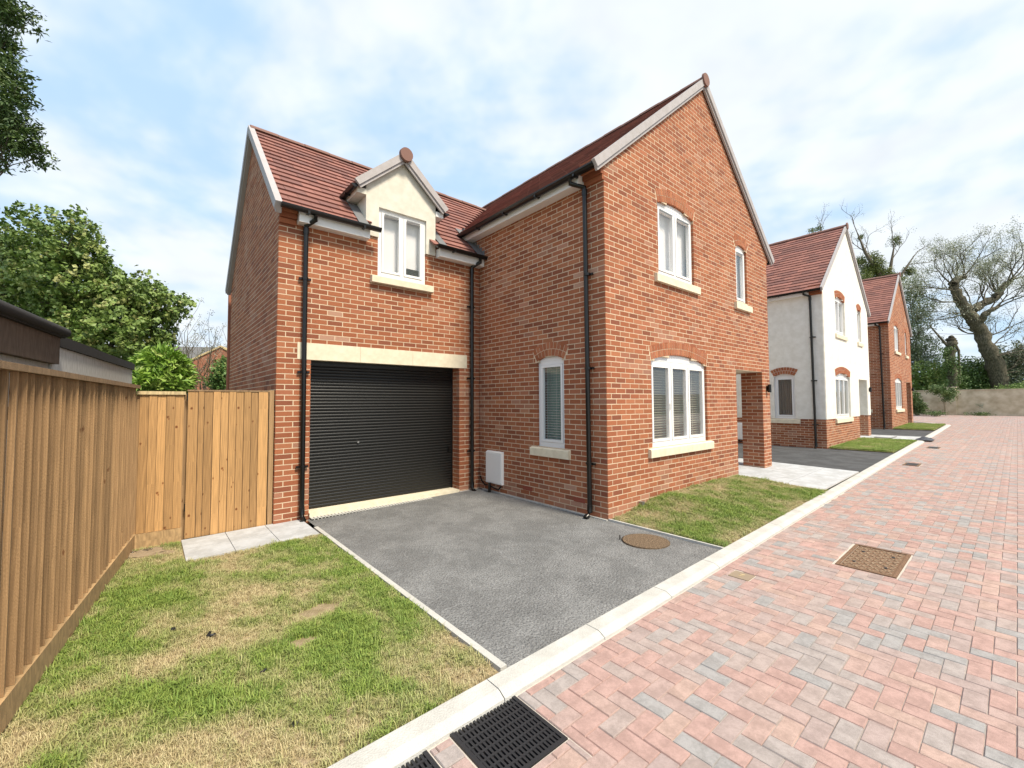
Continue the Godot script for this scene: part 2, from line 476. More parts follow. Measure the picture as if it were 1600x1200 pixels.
func build_ground() -> void:
	var mb := MB.new()
	for i in range(-30, 40):
		var a := i * 10.0; var b := a + 10.0
		mb.quad(Vector3(a, G(a) - 0.12, 350), Vector3(b, G(b) - 0.12, 350), Vector3(b, G(b) - 0.12, -350), Vector3(a, G(a) - 0.12, -350))
	struct("ground", mb, M.meadow)
	# the paved road: a bed of sand and its blocks
	mb = MB.new()
	var bed := [Rect2(-9, 1.5, 12, 14.5)]
	for h in [Rect2(-3.60, 1.716, 0.425, 0.43), Rect2(-4.17, 1.716, 0.425, 0.43)]:
		var nxt := []
		for q in bed: nxt.append_array(rect_cut(q, h))
		bed = nxt
	for q: Rect2 in bed: sheet(q.position.x, q.end.x, q.position.y, q.end.y, -0.0285, mb, 3)
	sheet(3, 39, 1.5, 16, -0.0285, mb, 18)
	sheet(26.0, 39, -20, 1.5, -0.0285, mb, 6)
	var road := struct("road", mb, M.sand)
	road.set_meta("label", "block paved road of dusty pink and grey blocks laid in herringbone")
	var holes := [Rect2(0.44, 2.41, 0.88, 0.49), Rect2(-3.61, 1.712, 0.445, 0.44), Rect2(-4.18, 1.712, 0.445, 0.44), Rect2(-0.60, 1.83, 0.18, 0.185), Rect2(13.1, 1.80, 0.6, 0.3), Rect2(8.6, 1.85, 0.6, 0.3)]
	var blocks := []
	var f := FastNoiseLite.new()
	f.seed = 9; f.frequency = 0.8
	for i in range(-90, 390):
		for j in range(-140, 120):
			var d := posmod(i - j, 4)
			if d != 0 and d != 2: continue
			var r: Rect2
			if d == 0: r = Rect2(i * 0.1, j * 0.1, 0.2, 0.1)
			else: r = Rect2(i * 0.1, (j - 1) * 0.1, 0.1, 0.2)
			var cx := r.get_center().x; var cz := r.get_center().y
			if cx < 26.2:
				if cz > 9.0 or r.end.y < kerb_z(cx) + 0.18: continue
				if cx > 6 and cz > 9.0 or cx < -6.5: continue
				var edge := kerb_z(cx) + 0.186
				if r.position.y < edge:
					r = Rect2(r.position.x, edge, r.size.x, r.end.y - edge)
					if r.size.y < 0.02: continue
			elif cz > 9.0: continue
			var list := [r]
			for h in holes:
				var nxt := []
				for q in list: nxt.append_array(rect_cut(q, h))
				list = nxt
			for q in list:
				blocks.append(q)
	var scored := []
	var infos := []
	for q: Rect2 in blocks:
		var cxy := q.get_center()
		var p := Vector3(cxy.x, G(cxy.x), cxy.y)
		var m := f.get_noise_2d(cxy.x, cxy.y) * 1.3
		var k := 0
		var roll := rng.randf() + m * 0.12
		if roll < 0.28: k = 0
		elif roll < 0.42: k = 1
		elif roll < 0.52: k = 2
		elif roll < 0.64: k = 3
		elif roll < 0.75: k = 4
		elif roll < 0.85: k = 5
		elif roll < 0.93: k = 6
		else: k = 7
		infos.append([q, k, rng.randf_range(-0.0018, 0.0018), rng.randf_range(0.9, 1.08)])
		if seen(p, -6.0):
			var dist := (p - EYE)
			scored.append([q.get_area() * absf(dist.normalized().y) / dist.length_squared(), infos.size() - 1])
	scored.sort_custom(func(x, y): return x[0] > y[0])
	var single := {}
	for s in scored.slice(0, 300): single[s[1]] = true
	var rest := MB.new()
	for k in infos.size():
		var e = infos[k]
		var one := MB.new() if single.has(k) else rest
		var col: Color = Color.WHITE if single.has(k) else M.paver_tones[e[1]] * e[3]
		col.a = 1
		block(one, e[0], e[2], col)
		if single.has(k):
			put("paving_block", one, M.paver_one[e[1]], road)
	put("paving_blocks", rest, M.paver, road, "stuff")
	# driveways
	mb = MB.new()
	sheet(-3.06, -0.005, -2.955, 1.537, -0.012, mb, 3)
	tag(struct("driveway", mb, M.asphalt), "worn pale grey asphalt driveway in front of the black garage door", "")
	mb = MB.new()
	sheet(6.75, 10.85, -3.1, 1.46, 0.0, mb, 2)
	tag(struct("driveway", mb, M.asphalt_new), "dark asphalt driveway beside the white rendered house", "")
	mb = MB.new()
	sheet(17.15, 20.8, -3.1, 1.36, 0.0, mb, 2)
	tag(struct("driveway", mb, M.asphalt_new), "dark asphalt driveway beside the far brick house", "")
	# thin concrete edgings
	mb = MB.new()
	mb.box(Vector3(-3.085, G(-3.1) - 0.018, -0.445), Vector3(0.05, 0.06, 3.96))
	tag(struct("edging", mb, M.kerb), "thin concrete edging between lawn and worn driveway", "")
	mb = MB.new()
	mb.box(Vector3(0.012, -0.01, 0.767), Vector3(0.03, 0.05, 1.53))
	tag(struct("edging", mb, M.kerb), "thin concrete edging between worn driveway and gable lawn", "")
	mb = MB.new()
	mb.box(Vector3(-0.018, -0.03, -1.43), Vector3(0.03, 0.065, 2.85))
	mb.box(Vector3(-0.25, -0.045, -2.962), Vector3(0.42, 0.065, 0.04))
	tag(struct("edging", mb, M.kerb), "pale mortar fillet along the foot of the brick side wall", "")
	# kerb: one stone after another
	mb = MB.new()
	mb.quad(Vector3(-7, -0.2, 1.79), Vector3(26, 0.2, 1.5), Vector3(26, 0.2, 1.25), Vector3(-7, -0.2, 1.54))
	var kerb := struct("kerb", mb, M.sand)
	kerb.set_meta("label", "low pale concrete kerb running along the road")
	var x := -6.9
	while x < 25.6:
		var x2 := minf(x + 0.914, 25.72)
		kerb_stone(kerb, Vector3(x + 0.003, 0, kerb_z(x)), Vector3(x2 - 0.003, 0, kerb_z(x2)))
		x = x2
	for k in 4:
		var a := Vector3(25.73, 0, kerb_z(25.7)).lerp(Vector3(28.6, 0, -0.5), k / 4.0)
		var b := Vector3(25.73, 0, kerb_z(25.7)).lerp(Vector3(28.6, 0, -0.5), (k + 1) / 4.0 - 0.004)
		kerb_stone(kerb, a, b)
	# lawns
	mb = MB.new()
	sheet(-5.62, -3.11, -3.05, 1.545, -0.02, mb, 2)
	var l1 := struct("lawn", mb, M.soil)
	l1.set_meta("label", "patchy dry lawn between the timber fence and the driveway")
	mb = MB.new()
	for i in 12:
		for j in 5:
			var xs := [0.028 + i * 0.339, 0.028 + (i + 1) * 0.339]
			var zs := [j * 0.305, (j + 1) * 0.305]
			mb.quad(Vector3(xs[0], lawn_height(xs[0], zs[1]) - 0.02, zs[1]), Vector3(xs[1], lawn_height(xs[1], zs[1]) - 0.02, zs[1]), Vector3(xs[1], lawn_height(xs[1], zs[0]) - 0.02, zs[0]), Vector3(xs[0], lawn_height(xs[0], zs[0]) - 0.02, zs[0]))
	struct("lawn", mb, M.soil).set_meta("label", "patchy lawn below the brick gable wall")
	mb = MB.new()
	sheet(10.85, 15.0, -0.1, 1.40, 0.02, mb, 2)
	struct("lawn", mb, M.soil).set_meta("label", "small lawn below the white rendered gable")
	mb = MB.new()
	sheet(20.8, 25.7, -0.1, 1.30, 0.03, mb, 2)
	struct("lawn", mb, M.soil).set_meta("label", "small lawn below the far brick gable")
	mb = MB.new()
	mb.quad(Vector3(25.7, 0.35, 1.28), Vector3(28.4, 0.37, -0.45), Vector3(28.4, 0.37, -8.0), Vector3(25.7, 0.35, -8.0))
	struct("path", mb, M.slab).set_meta("label", "pale paved strip past the far brick house")
	# slabs before the gate and the front paths
	mb = MB.new()
	sheet(-4.48, -3.12, -3.03, -2.11, -0.03, mb)
	var path := struct("path", mb, M.sand)
	path.set_meta("label", "short path of pale grey slabs in front of the timber gate")
	for i in 3:
		for j in 2:
			var s := MB.new()
			slab(s, -4.475 + i * 0.452, -3.02 + j * 0.455, 0.446, 0.449, 0.002)
			put("slab", s, M.slab, path)
	for e in [[4.12, 6.7, 0.0, "grey slab path leading to the brick porch", 0.15], [15.05, 17.1, -0.1, "grey slab path leading to the white house porch", 0.0]]:
		mb = MB.new()
		var lift: float = e[4]
		mb.quad(Vector3(e[0], G(e[0]) + 0.0, 1.44), Vector3(e[1], G(e[1]) + 0.0, 1.44), Vector3(e[1], G(e[1]) + lift * 0.4, -1.6), Vector3(e[0], G(e[0]) + lift * 0.65, -1.6))
		path = struct("path", mb, M.sand)
		path.set_meta("label", e[3])
		for i in 4:
			for j in 4:
				var s := MB.new()
				var w: float = (e[1] - e[0]) / 4.0
				var a := Vector3(e[0] + i * w + 0.004, 0, 1.43 - j * 0.6 - 0.592)
				var c := [Vector3(a.x, 0, a.z + 0.59), Vector3(a.x + w - 0.008, 0, a.z + 0.59), Vector3(a.x + w - 0.008, 0, a.z), Vector3(a.x, 0, a.z)]
				for q in 4:
					var p: Vector3 = c[q]
					var up := clampf((1.44 - p.z) / 3.04, 0, 1)
					var kx: float = (p.x - e[0]) / (e[1] - e[0])
					p.y = G(p.x) + 0.012 + lift * lerpf(0.65, 0.4, kx) * up
					c[q] = p
				s.quad(c[0], c[1], c[2], c[3])
				for q in 4:
					var p0: Vector3 = c[q]; var p1: Vector3 = c[(q + 1) % 4]
					s.quad(p0 - Vector3(0, 0.03, 0), p1 - Vector3(0, 0.03, 0), p1, p0)
				put("slab", s, M.slab, path)
	# grass
	var gt := grass_tuft()
	scatter_grass("lawn_grass", "short patchy grass with straw and bare soil by the timber fence", gt, Rect2(-5.6, -2.95, 2.48, 4.5), 50000, func(px, pz): return G(px) - 0.02, 1)
	scatter_grass("lawn_grass", "short patchy grass below the brick gable wall", gt, Rect2(0.04, 0.02, 4.05, 1.5), 20000, func(px, pz): return lawn_height(px, pz) - 0.02, 2)
	scatter_grass("lawn_grass", "green grass on the small lawn of the white house", gt, Rect2(10.9, -0.05, 4.1, 1.43), 9000, func(px, pz): return G(px) + 0.02, 3)
	scatter_grass("lawn_grass", "green grass on the small lawn of the far brick house", gt, Rect2(20.9, -0.05, 4.7, 1.32), 7000, func(px, pz): return G(px) + 0.03, 4)

func block(mb: MB, r: Rect2, dy: float, col: Color) -> void:
	var g := 0.0016
	var ch := 0.0035
	var lo := r.position + Vector2(g, g); var hi := r.end - Vector2(g, g)
	var t := []
	var b := []
	for e in [[0, 1], [1, 1], [1, 0], [0, 0]]:
		var X: float = hi.x if e[0] else lo.x
		var Z: float = hi.y if e[1] else lo.y
		b.append(Vector3(X, G(X) - 0.045, Z))
		var X2 := X + (-ch if e[0] else ch); var Z2 := Z + (-ch if e[1] else ch)
		t.append([Vector3(X, G(X) - 0.026 + dy, Z), Vector3(X2, G(X2) - 0.020 + dy, Z2)])
	mb.quad(t[0][1], t[1][1], t[2][1], t[3][1], col)
	for k in 4:
		var k2 := (k + 1) % 4
		mb.quad(t[k][0], t[k2][0], t[k2][1], t[k][1], col)
		mb.quad(b[k], b[k2], t[k2][0], t[k][0], col)

func slab(mb: MB, x: float, z: float, w: float, d: float, lift: float) -> void:
	var c := [Vector3(x, G(x) + lift, z + d), Vector3(x + w, G(x + w) + lift, z + d), Vector3(x + w, G(x + w) + lift, z), Vector3(x, G(x) + lift, z)]
	mb.quad(c[0], c[1], c[2], c[3])
	for q in 4:
		var p0: Vector3 = c[q]; var p1: Vector3 = c[(q + 1) % 4]
		mb.quad(p0 - Vector3(0, 0.04, 0), p1 - Vector3(0, 0.04, 0), p1, p0)

func kerb_stone(parent: Node, a: Vector3, b: Vector3) -> void:
	var u := (b - a).normalized()
	var w := Vector3(-u.z, 0, u.x)          # towards the road
	var prof := [Vector2(0.0, -0.12), Vector2(0.0, 0.014), Vector2(0.008, 0.02), Vector2(0.115, 0.018), Vector2(0.13, 0.013), Vector2(0.172, -0.010), Vector2(0.182, -0.12)]
	var mb := MB.new()
	for i in range(prof.size() - 1):
		var p: Vector2 = prof[i]; var q: Vector2 = prof[i + 1]
		var A0 := a + w * p.x + Vector3(0, G(a.x) + p.y, 0)
		var A1 := a + w * q.x + Vector3(0, G(a.x) + q.y, 0)
		var B0 := b + w * p.x + Vector3(0, G(b.x) + p.y, 0)
		var B1 := b + w * q.x + Vector3(0, G(b.x) + q.y, 0)
		mb.quad(A0, A1, B1, B0)
	for e in [[a, 1], [b, -1]]:
		var c0: Vector3 = e[0] + w * 0.1 + Vector3(0, G(e[0].x) - 0.05, 0)
		for i in range(prof.size() - 1):
			var P0: Vector3 = e[0] + w * prof[i].x + Vector3(0, G(e[0].x) + prof[i].y, 0)
			var P1: Vector3 = e[0] + w * prof[i + 1].x + Vector3(0, G(e[0].x) + prof[i + 1].y, 0)
			if e[1] > 0: mb.tri(c0, P1, P0)
			else: mb.tri(c0, P0, P1)
	put("kerb_stone", mb, M.kerb, parent)

func grass_tuft() -> ArrayMesh:
	var mb := MB.new()
	var r := RandomNumberGenerator.new()
	r.seed = 5
	for k in 9:
		var a := r.randf() * TAU
		var lean := r.randf_range(0.15, 1.15)
		var h := r.randf_range(0.018, 0.042)
		var base := Vector3(r.randf_range(-0.014, 0.014), 0, r.randf_range(-0.014, 0.014))
		var dir := Vector3(cos(a), 0, sin(a))
		var side := Vector3(-sin(a), 0, cos(a)) * r.randf_range(0.0011, 0.0019)
		var mid := base + dir * h * lean * 0.4 + Vector3(0, h * 0.6, 0)
		var tip := base + dir * h * lean + Vector3(0, h * (1.0 - lean * 0.25), 0)
		mb.quad(base - side, base + side, mid + side * 0.8, mid - side * 0.8)
		mb.tri(mid - side * 0.8, mid + side * 0.8, tip)
	return mb.mesh()

func multimesh(mesh: Mesh, buf: PackedFloat32Array, count: int) -> MultiMesh:
	var mm := MultiMesh.new()
	mm.transform_format = MultiMesh.TRANSFORM_3D
	mm.use_colors = true
	mm.mesh = mesh
	mm.instance_count = count
	mm.buffer = buf
	return mm

func push(buf: PackedFloat32Array, b: Basis, o: Vector3, c: Color) -> void:
	buf.append_array(PackedFloat32Array([b.x.x, b.y.x, b.z.x, o.x, b.x.y, b.y.y, b.z.y, o.y, b.x.z, b.y.z, b.z.z, o.z, c.r, c.g, c.b, 1.0]))

func scatter_grass(called: String, label: String, mesh: Mesh, area: Rect2, count: int, height: Callable, seed_: int) -> void:
	var r := RandomNumberGenerator.new()
	r.seed = 100 + seed_
	var f := FastNoiseLite.new()
	f.seed = 60 + seed_; f.frequency = 0.75; f.fractal_octaves = 4
	var f2 := FastNoiseLite.new()
	f2.seed = 160 + seed_; f2.frequency = 2.6; f2.fractal_octaves = 3
	var buf := PackedFloat32Array()
	var kept := 0
	var bare := [Vector3(-3.74, -0.05, 0.15), Vector3(-4.82, -2.72, 0.22), Vector3(-3.95, 0.35, 0.09)]
	for k in count:
		var x := area.position.x + r.randf() * area.size.x
		var z := area.position.y + r.randf() * area.size.y
		if seed_ == 1:
			if x < fence_x(z) + 0.06: continue
			if z < -2.1 and x > -4.5: continue
			var skip := false
			for b in bare:
				var e := Vector2((x - b.x) * 0.75, z - b.y).length()
				if e < b.z * (0.8 + 0.5 * f2.get_noise_2d(x * 3.0, z * 3.0)): skip = true
			if skip: continue
		var dry := f.get_noise_2d(x, z) * 0.9 + f2.get_noise_2d(x, z) * 0.6
		if seed_ == 1: dry += 0.28 * smoothstep(0.6, 1.45, z)
		if seed_ > 2: dry -= 0.35
		if dry > 0.36 and r.randf() < (dry - 0.3) * 1.4: continue
		var t := clampf(0.40 + dry * 1.25 + r.randf_range(-0.25, 0.25), 0, 1)
		var green := Color(0.13, 0.215, 0.035).lerp(Color(0.26, 0.335, 0.065), r.randf())
		var straw := Color(0.56, 0.49, 0.28).lerp(Color(0.44, 0.35, 0.19), r.randf())
		var col := green.lerp(straw, t)
		var s := r.randf_range(0.6, 1.35) * (1.2 - 0.4 * t)
		var b := Basis(Vector3.UP, r.randf() * TAU).scaled(Vector3(s * 1.15, s, s * 1.15))
		if seed_ > 2: b = b.scaled(Vector3(1.8, 1.2, 1.8))
		elif r.randf() < 0.035: b = b.scaled(Vector3(1.3, r.randf_range(1.3, 2.1), 1.3))
		push(buf, b, Vector3(x, height.call(x, z), z), col)
		kept += 1
	var o := MultiMeshInstance3D.new()
	o.name = numbered(called)
	o.multimesh = multimesh(mesh, buf, kept)
	o.material_override = M.grass
	add_child(o)
	tag(o, label, "grass", "", "stuff")

func fence_x(z: float) -> float:
	return -4.97 - 0.1346 * (z + 3.05)

# ================================================================ houses
func opening(u0: float, u1: float, v0: float, v1: float, rise := 0.0, bricks_only := false) -> Dictionary:
	var o := {"u0": u0, "u1": u1, "v0": v0, "v1": v1, "rise": rise, "bricks_only": bricks_only}
	if rise > 0.0:
		var w := u1 - u0
		o.R = (w * w * 0.25 + rise * rise) / (2.0 * rise)
		o.vc = v1 + rise - o.R
		o.te = tan(asin(w * 0.5 / o.R))
	return o

func spans(lo: float, hi: float, v: float, opens: Array, for_brick: bool) -> Array:
	var list := [Vector2(lo, hi)]
	for o in opens:
		if o.bricks_only and not for_brick: continue
		if v < o.v0: continue
		var half := 0.0
		var mid: float = (o.u0 + o.u1) * 0.5
		if v <= o.v1: half = (o.u1 - o.u0) * 0.5 + (0.0 if for_brick else 0.005)
		elif o.rise > 0.0:
			var R: float = o.R + (0.222 if for_brick else 0.004)
			var q: float = R * R - (v - o.vc) * (v - o.vc)
			if q <= 0.0: continue
			half = sqrt(q)
			if for_brick: half = minf(half, (o.u1 - o.u0) * 0.5 + (v - o.v1) * o.te + 0.01)
		if half <= 0.0: continue
		var nxt := []
		for s: Vector2 in list:
			if mid + half <= s.x or mid - half >= s.y:
				nxt.append(s); continue
			if mid - half > s.x + 0.004: nxt.append(Vector2(s.x, mid - half))
			if mid + half < s.y - 0.004: nxt.append(Vector2(mid + half, s.y))
		list = nxt
	return list

# lays courses of bricks on a wall: T has its origin at the foot of the wall's left end, x along it, z out of it
func lay(T: Transform3D, v0: float, v1: float, range_at: Callable, opens: Array, flip: int, bricks: Array, mortar: MB, render_from := 99.0, render: MB = null) -> void:
	var k := 0
	var v := v0
	while v < v1 - 0.02:
		var vm := v + 0.0375
		var rg: Vector2 = range_at.call(v + 0.06)
		if rg.y - rg.x < 0.05: break
		var is_render := vm > render_from
		for s: Vector2 in spans(rg.x, rg.y, vm, opens, false):
			var m := render if is_render else mortar
			var f := 0.012 if is_render else -0.0028
			var e := 0.0 if is_render else 0.005
			m.quad(T * Vector3(s.x + e, v, f), T * Vector3(s.y - e, v, f), T * Vector3(s.y - e, v + 0.075, f), T * Vector3(s.x + e, v + 0.075, f))
			m.quad(T * Vector3(s.y - e, v, -0.1), T * Vector3(s.x + e, v, -0.1), T * Vector3(s.x + e, v + 0.075, -0.1), T * Vector3(s.y - e, v + 0.075, -0.1))
			m.quad(T * Vector3(s.y - e, v, f), T * Vector3(s.y - e, v, -0.1), T * Vector3(s.y - e, v + 0.075, -0.1), T * Vector3(s.y - e, v + 0.075, f))
			m.quad(T * Vector3(s.x + e, v, -0.1), T * Vector3(s.x + e, v, f), T * Vector3(s.x + e, v + 0.075, f), T * Vector3(s.x + e, v + 0.075, -0.1))
		if not is_render:
			for s: Vector2 in spans(rg.x, rg.y, vm + 0.026, opens, true):
				var u := floorf((s.x - 0.2) / 0.225) * 0.225 + (0.1125 if (k + flip) % 2 == 0 else 0.0)
				while u < s.y:
					var a := maxf(u + 0.006, s.x + 0.002)
					var b := minf(u + 0.219, s.y - 0.002)
					if s.y - u - 0.225 < 0.035: b = s.y - 0.002
					if u + 0.225 - s.x < 0.035:
						u += 0.225
						continue
					if u + 0.225 > s.x and u - s.x < 0.035: a = s.x + 0.002
					if b - a > 0.012: bricks.append([T, a, b - a, v + 0.006])
					u += 0.225
					if s.y - u < 0.035: break
		v += 0.075
		k += 1

func voussoirs(T: Transform3D, o: Dictionary, mb: MB, joint: MB) -> void:
	var mid: float = (o.u0 + o.u1) * 0.5
	var te := asin((o.u1 - o.u0) * 0.5 / o.R)
	for ring in 2:
		var r0: float = o.R + 0.004 + ring * 0.112
		var n := int(round(2.0 * te * (r0 + 0.05) / 0.076))
		for k in n:
			var a := -te + 2.0 * te * (k + 0.5) / n
			var h := te * 0.86 / n
			var P := []
			for e in [[a - h, r0], [a + h, r0], [a + h, r0 + 0.103], [a - h, r0 + 0.103]]:
				P.append(Vector2(mid + sin(e[0]) * e[1], o.vc + cos(e[0]) * e[1]))
			var col: Color = M.tones[[0, 2, 5, 3][rng.randi() % 4]] * rng.randf_range(0.9, 1.15)
			col.a = 1
			mb.prism(PackedVector2Array(P), T * Transform3D(Basis(), Vector3(0, 0, 0.001)), 0.1, col)

func window_unit(parent: Node, T: Transform3D, w: float, h: float, rise: float, lights: int, blind: String, sill_h := 0.15, opens := []) -> Node3D:
	# T: origin at the lower left corner of the opening on the wall face, x right, y up, z out
	var root := Node3D.new()
	root.name = "window"
	parent.add_child(root, true)
	root.transform = T
	var fr := MB.new()
	var zf := -0.045
	var t := 0.058
	fr.bb(Vector3(0, 0, zf - 0.07), Vector3(t, h, zf))
	fr.bb(Vector3(w - t, 0, zf - 0.07), Vector3(w, h, zf))
	fr.bb(Vector3(t, 0, zf - 0.07), Vector3(w - t, 0.075, zf))
	fr.bb(Vector3(t, h - t, zf - 0.07), Vector3(w - t, h, zf))
	if rise > 0.0:
		var R := (w * w * 0.25 + rise * rise) / (2.0 * rise)
		var poly := PackedVector2Array([Vector2(0, h + 0.001), Vector2(w, h + 0.001)])
		var te := asin(w * 0.5 / R)
		for k in range(0, 13):
			var a := te - 2.0 * te * k / 12.0
			poly.append(Vector2(w * 0.5 + sin(a) * R, h + rise - R + cos(a) * R + (0.003 if k > 0 and k < 12 else 0.0025)))
		fr.prism(poly, Transform3D(Basis(), Vector3(0, 0, zf + 0.004)), 0.06)
	var frame := put("frame", fr, M.upvc, root)
	var lw := (w - t * 2.0) / lights
	for k in lights:
		var x0 := t + lw * k
		if k > 0:
			var mu := MB.new()
			mu.bb(Vector3(x0 - 0.024, 0.075, zf - 0.07), Vector3(x0 + 0.024, h - t, zf + 0.001))
			put("mullion", mu, M.upvc, root)
		var a := x0 + (0.024 if k > 0 else 0.0)
		var b := x0 + lw - (0.024 if k < lights - 1 else 0.0)
		var sash := MB.new()
		var st := 0.042
		var y0 := 0.075
		var y1 := h - t
		var zs := zf + 0.012
		sash.bb(Vector3(a + 0.004, y0 + 0.004, zs - 0.05), Vector3(a + st, y1 - 0.004, zs))
		sash.bb(Vector3(b - st, y0 + 0.004, zs - 0.05), Vector3(b - 0.004, y1 - 0.004, zs))
		sash.bb(Vector3(a + st, y0 + 0.004, zs - 0.05), Vector3(b - st, y0 + st, zs))
		sash.bb(Vector3(a + st, y1 - st, zs - 0.05), Vector3(b - st, y1 - 0.004, zs))
		put("sash", sash, M.upvc, root)
		var pane := MB.new()
		pane.quad(Vector3(a + st, y0 + st, zs - 0.028), Vector3(b - st, y0 + st, zs - 0.028), Vector3(b - st, y1 - st, zs - 0.028), Vector3(a + st, y1 - st, zs - 0.028))
		put("pane", pane, M.glass, root)
		if blind.begins_with("roller"):
			var vent := MB.new()
			vent.bb(Vector3(a + 0.05, y1 - 0.03, zs), Vector3(b - 0.05, y1 - 0.012, zs + 0.012))
			put("trickle_vent", vent, M.grey_metal, root)
		elif k == 0 and lights > 1:
			var hd := MB.new()
			hd.bb(Vector3(b - 0.032, h * 0.42, zs), Vector3(b - 0.014, h * 0.42 + 0.11, zs + 0.02))
			put("handle", hd, M.upvc, root)
	var zb := -0.17
	if blind == "roller":
		var bl := MB.new()
		bl.bb(Vector3(0.0, 0.0, zb - 0.01), Vector3(w, h, zb))
		put("roller_blind", bl, M.blind, root)
	elif blind == "roller_part":
		var bl := MB.new()
		bl.bb(Vector3(0.0, h * 0.03, zb - 0.01), Vector3(w * 0.5, h, zb))
		bl.bb(Vector3(w * 0.5 + 0.01, h * 0.24, zb - 0.01), Vector3(w, h, zb))
		put("roller_blind", bl, M.blind, root)
	elif blind == "curtain_or_reflection":
		var bl := MB.new()
		for k in 14:
			var xa := w * k / 14.0
			var xb := w * (k + 1) / 14.0
			bl.quad(Vector3(xa, 0, zb - 0.05 * (k % 2)), Vector3(xb, 0, zb - 0.05 * ((k + 1) % 2)), Vector3(xb, h, zb - 0.05 * ((k + 1) % 2)), Vector3(xa, h, zb - 0.05 * (k % 2)))
		put("curtain_or_reflection", bl, M.curtain_brown, root)
	else:
		var sm := MB.new()
		sm.box(Vector3.ZERO, Vector3(w - 0.06, 0.0028, 0.042))
		var slat_mesh := sm.mesh()
		var pitch := 0.042
		var n := int((h - 0.12) / pitch)
		for k in n:
			part("blind_slat", slat_mesh, M.slat_brown if blind == "venetian_brown" else M.slat, root, Transform3D(Basis(Vector3.RIGHT, 0.10), Vector3(w * 0.5, 0.07 + k * pitch, zb)))
		var cords := MB.new()
		for q in [0.15, 0.5, 0.85]:
			cords.bb(Vector3(w * q - 0.0015, 0.06, zb + 0.022), Vector3(w * q + 0.0015, h, zb + 0.025))
		put("blind_cord", cords, M.slat, root)
		if blind == "venetian_reflection":
			var cu := MB.new()  # folded teal sheet added to imitate the reflection in the left half
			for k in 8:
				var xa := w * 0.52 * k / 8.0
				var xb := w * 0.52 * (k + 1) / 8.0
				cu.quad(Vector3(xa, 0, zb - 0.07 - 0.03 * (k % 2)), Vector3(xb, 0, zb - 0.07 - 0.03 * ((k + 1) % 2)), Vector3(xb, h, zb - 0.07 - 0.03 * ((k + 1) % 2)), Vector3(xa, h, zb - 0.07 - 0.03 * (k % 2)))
			put("curtain_or_reflection", cu, M.curtain_or_reflection, root)
	if sill_h > 0.0:
		var si := MB.new()
		var ov := 0.125
		var pr := 0.055
		var P := PackedVector2Array([Vector2(-0.1, -sill_h), Vector2(pr - 0.004, -sill_h), Vector2(pr, -sill_h + 0.004), Vector2(pr, -0.03), Vector2(pr - 0.006, -0.022), Vector2(-0.045, 0.0), Vector2(-0.1, 0.0)])
		# profile in (z, y), swept along x
		var B := Basis(Vector3(0, 0, 1), Vector3(0, 1, 0), Vector3(-1, 0, 0))
		si.prism(P, Transform3D(B, Vector3(-ov, 0, 0)), w + 2.0 * ov)
		put("sill", si, M.stone, root)
	return root

func slope_tiles(parent: Node, T: Transform3D, L: float, S: float, keep: Callable, singles: bool, gauge := 0.19, roof_off := Vector3.ZERO) -> void:
	# T: origin at the lower left end of the eave, x along it, y up the slope, z out of the roof
	var W := 0.30
	var tm := tile_mesh(W, gauge)
	var hm := tile_mesh(W * 0.5, gauge)
	var rest := MB.new()
	var rows := int(ceil(S / gauge))
	for k in rows:
		var x := 0.0
		var first := k % 2 == 1
		while x < L - 0.02:
			var w := W * 0.5 if first else W
			first = false
			if x + w > L + 0.02: w = L - x
			var p := T * Vector3(x + w * 0.5, (k + 0.5) * gauge, 0)
			if keep.call(p):
				var tone := rng.randi() % 4
				var full := absf(w - W) < 0.01 or absf(w - W * 0.5) < 0.01
				var X := T * Transform3D(Basis(), Vector3(x, k * gauge, rng.randf_range(0, 0.003)))
				if singles and full:
					part("tile", tm if absf(w - W) < 0.01 else hm, M.tile_one[tone], parent, X)
				else:
					var col: Color = M.tile_tones[tone] * rng.randf_range(0.92, 1.08)
					col.a = 1
					tile_into(rest, X, w, gauge, minf(gauge, S - k * gauge), col)
			x += w
	if rest.v.size() > 0: put("tiles", rest, M.tile, parent, "stuff")

func tile_into(mb: MB, X: Transform3D, w: float, gauge: float, len: float, col: Color) -> void:
	var a := 0.002; var b := w - 0.002
	var hi := 0.037; var lo := 0.010
	var top := len + 0.03
	var th := 0.026
	var P := [Vector3(a, 0, hi), Vector3(b, 0, hi), Vector3(b, top, lo), Vector3(a, top, lo)]
	mb.quad(X * P[0], X * P[1], X * P[2], X * P[3], col)
	mb.quad(X * (P[0] - Vector3(0, 0, th)), X * (P[1] - Vector3(0, 0, th)), X * P[1], X * P[0], col)
	mb.quad(X * P[1], X * (P[1] - Vector3(0, 0, th)), X * (P[2] - Vector3(0, 0, th)), X * P[2], col)
	mb.quad(X * (P[0] - Vector3(0, 0, th)), X * P[0], X * P[3], X * (P[3] - Vector3(0, 0, th)), col)
	mb.quad(X * (P[1] - Vector3(0, 0, th)), X * (P[0] - Vector3(0, 0, th)), X * (P[3] - Vector3(0, 0, th)), X * (P[2] - Vector3(0, 0, th)), col)

func tile_mesh(w: float, gauge: float) -> ArrayMesh:
	var mb := MB.new()
	tile_into(mb, Transform3D(), w, gauge, gauge, Color.WHITE)
	return mb.mesh()

